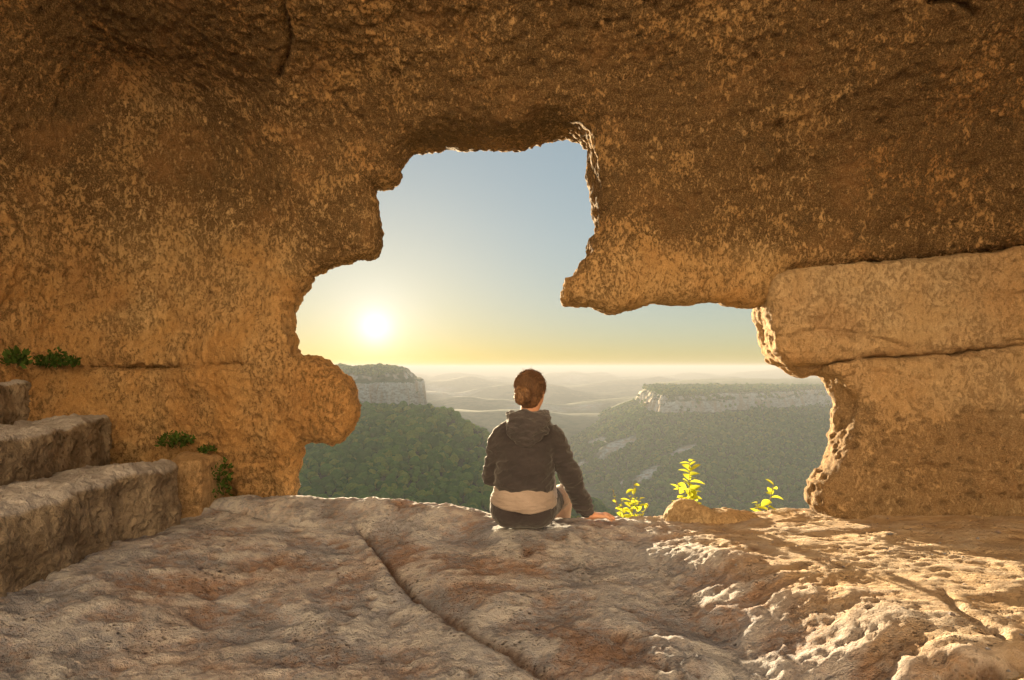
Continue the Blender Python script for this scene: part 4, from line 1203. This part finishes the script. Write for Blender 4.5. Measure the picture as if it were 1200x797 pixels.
# ------------------------------------------------------------------ plants
def leaf_mesh(name, w=0.5, n=5, curl=0.25, lobes=0.0):
    """a leaf blade of unit length along +Y, folded on its midrib"""
    vs = []; fs = []
    for i in range(n + 1):
        t = i / n
        wd = w * math.sin(math.pi * min(1, t * 0.92 + 0.06)) ** 0.8 * (1 + lobes * math.cos(t * 22))
        z = -curl * t * t
        vs += [(-wd / 2, t, z + wd * 0.16), (0, t, z), (wd / 2, t, z + wd * 0.16)]
    for i in range(n):
        a = i * 3
        fs += [(a, a + 1, a + 4, a + 3), (a + 1, a + 2, a + 5, a + 4)]
    return mesh_np(name, np.array(vs), np.array(fs))

def green_mat(name, a, b, trans):
    t = NT(name)
    oi = t.n("ShaderNodeObjectInfo")
    n = t.noise(t.pos(), 7, 3)
    c = t.mix(oi.outputs["Random"], a, b)
    c = t.mix(t.ramp(n, 0.35, 0.7, 0, 0.4), c, tuple(k * 0.6 for k in a))
    d = t.n("ShaderNodeBsdfDiffuse"); t.set(d.inputs[0], c)
    tr = t.n("ShaderNodeBsdfTranslucent"); t.set(tr.inputs[0], t.mix(0.5, c, tuple(min(1, k * 1.6) for k in b)))
    mx = t.n("ShaderNodeMixShader"); mx.inputs[0].default_value = trans
    t.t.links.new(d.outputs[0], mx.inputs[1]); t.t.links.new(tr.outputs[0], mx.inputs[2])
    t.t.links.new(mx.outputs[0], t.out.inputs["Surface"])
    return t.m
M_leafy = green_mat("sunlit_leaf", (0.20, 0.27, 0.025), (0.52, 0.50, 0.05), 0.5)
M_weed = green_mat("wall_weed_leaf", (0.045, 0.085, 0.018), (0.10, 0.15, 0.035), 0.3)
M_stem = NT("woody_stem"); M_stem.principled((0.16, 0.11, 0.05), 0.8); M_stem = M_stem.m

def tube(path, r0, r1, n=5):
    vs = []; fs = []
    P = [np.array(p, float) for p in path]
    for i, p in enumerate(P):
        d = P[min(i + 1, len(P) - 1)] - P[max(i - 1, 0)]; d /= np.linalg.norm(d)
        u = np.cross(d, (0.31, 0.9, 0.2)); u /= np.linalg.norm(u); w = np.cross(d, u)
        r = r0 + (r1 - r0) * i / (len(P) - 1)
        for j in range(n): vs.append(p + (u * math.cos(6.283 * j / n) + w * math.sin(6.283 * j / n)) * r)
    for i in range(len(P) - 1):
        for j in range(n): fs.append((i * n + j, i * n + (j + 1) % n, (i + 1) * n + (j + 1) % n, (i + 1) * n + j))
    return mesh_np("stem", np.array(vs), np.array(fs))

LEAVES = [leaf_mesh("leaf", 0.62, 6, 0.22), leaf_mesh("leaf", 0.72, 6, 0.35, 0.05), leaf_mesh("leaf", 0.55, 6, 0.10)]
for m in LEAVES: m.materials.append(M_leafy)

def sapling(base, stems, label, group="yellow-green saplings behind the rim"):
    root = empty("sapling", base, label=label, category="sapling", group=group)
    for tip, nl, ls in stems:
        tip = np.array(tip)
        path = [np.array((0, 0, 0.0)) + tip * t + np.array((0.012 * math.sin(3 * t + tip[0] * 20), 0.01 * math.sin(4 * t), 0)) * t for t in np.linspace(0, 1, 6)]
        link("stem", tube(path, 0.0045, 0.0018), M_stem, root)
        for i in range(nl):
            t = 0.30 + 0.70 * (i + 0.5) / nl
            p = np.array([np.interp(t, np.linspace(0, 1, 6), [q[k] for q in path]) for k in range(3)])
            o = link("leaf", LEAVES[i % 3], None, root)
            a = i * 2.4 + rng.uniform(-0.4, 0.4)
            sz = ls * rng.uniform(0.75, 1.15) * (1.0 - 0.3 * (t > 0.9))
            o.location = Vector(p); o.scale = (sz, sz, sz)
            o.rotation_euler = (rng.uniform(-0.2, 0.9), rng.uniform(-0.5, 0.5), a)
    return root
YS = 3.86
def sap_base(px, Y=YS, z=-0.22):
    return ((px - 600) / F * Y, Y, z)
sapling(sap_base(806), [((0.01, 0, 0.50), 26, 0.088), ((-0.075, 0.02, 0.36), 8, 0.075), ((0.045, 0.0, 0.30), 8, 0.085)], "tall yellow-green sapling rising behind the boulder on the rim")
sapling(sap_base(738), [((0.0, 0, 0.27), 14, 0.062), ((0.08, 0.02, 0.25), 11, 0.062), ((-0.07, 0, 0.24), 11, 0.062), ((0.04, 0.03, 0.35), 8, 0.055), ((-0.12, 0.0, 0.32), 6, 0.045), ((0.13, 0.0, 0.22), 7, 0.05)], "bushy yellow-green sapling just right of the person's hand")
sapling(sap_base(893), [((0.085, 0, 0.35), 12, 0.08), ((-0.045, 0.0, 0.24), 7, 0.07)], "small leaning yellow-green sapling near the right pier")
sapling((0.47, 3.60, -0.16), [((0.02, 0, 0.17), 5, 0.042), ((-0.05, 0.0, 0.15), 4, 0.04), ((0.0, -0.06, 0.15), 3, 0.03)], "low yellow-green sprig on the rim beside the resting hand")

# weeds on the left wall: leaves far below ten pixels, one mesh of foliage each
def weed(base, spread, height, n, label, droop=0.0, leaf=0.03):
    root = empty("weed", base, label=label, category="weed", group="green weeds on the left wall")
    vs = []; fs = []
    sv = []; sf = []
    for i in range(n):
        a = rng.uniform(0, 6.283); rr_ = math.sqrt(rng.random())
        p = np.array((math.cos(a) * spread[0] * rr_, math.sin(a) * spread[1] * rr_, height * rng.random() * (1 - 0.6 * rr_) - droop * rng.random()))
        d = rng.normal(0, 0.6, 3) + np.array((0, -0.3, 0.55)); d /= np.linalg.norm(d)
        u = np.cross(d, rng.normal(0, 1, 3)); u /= np.linalg.norm(u); L = leaf * rng.uniform(0.6, 1.3)
        b = len(vs)
        vs += [p, p + d * L * 0.5 + u * L * 0.26, p + d * L, p + d * L * 0.5 - u * L * 0.26]
        fs.append((b, b + 1, b + 2, b + 3))
    link("foliage", mesh_np("foliage", np.array(vs), np.array(fs)), M_weed, root)
    for i in range(6):
        a = i * 1.05
        link("stem", tube([(0, 0, -0.02), (math.cos(a) * spread[0] * 0.4, math.sin(a) * spread[1] * 0.4, height * 0.3 - droop * 0.3), (math.cos(a) * spread[0] * 0.7, math.sin(a) * spread[1] * 0.5, height * 0.55 - droop * 0.7)], 0.002, 0.001, 4), M_stem, root)
    return root
def wl(px, py, Y): return tuple(at(px, py, Y))
weed(wl(66, 430, 3.86), (0.14, 0.07), 0.12, 340, "broad green weed growing on the wall ledge at far left")
weed(wl(20, 428, 3.66), (0.06, 0.05), 0.12, 130, "narrow green tuft on the wall ledge beside the left picture edge", leaf=0.045)
weed(wl(206, 522, 4.02), (0.12, 0.08), 0.11, 300, "dark green weed on the wall just above the small ochre block")
weed(wl(243, 530, 4.02), (0.06, 0.05), 0.05, 110, "small pale green weed at the corner of the small ochre block", leaf=0.025)
weed(wl(257, 552, 3.88), (0.08, 0.07), 0.12, 330, "green weed hanging down beside the small ochre block", droop=0.20)
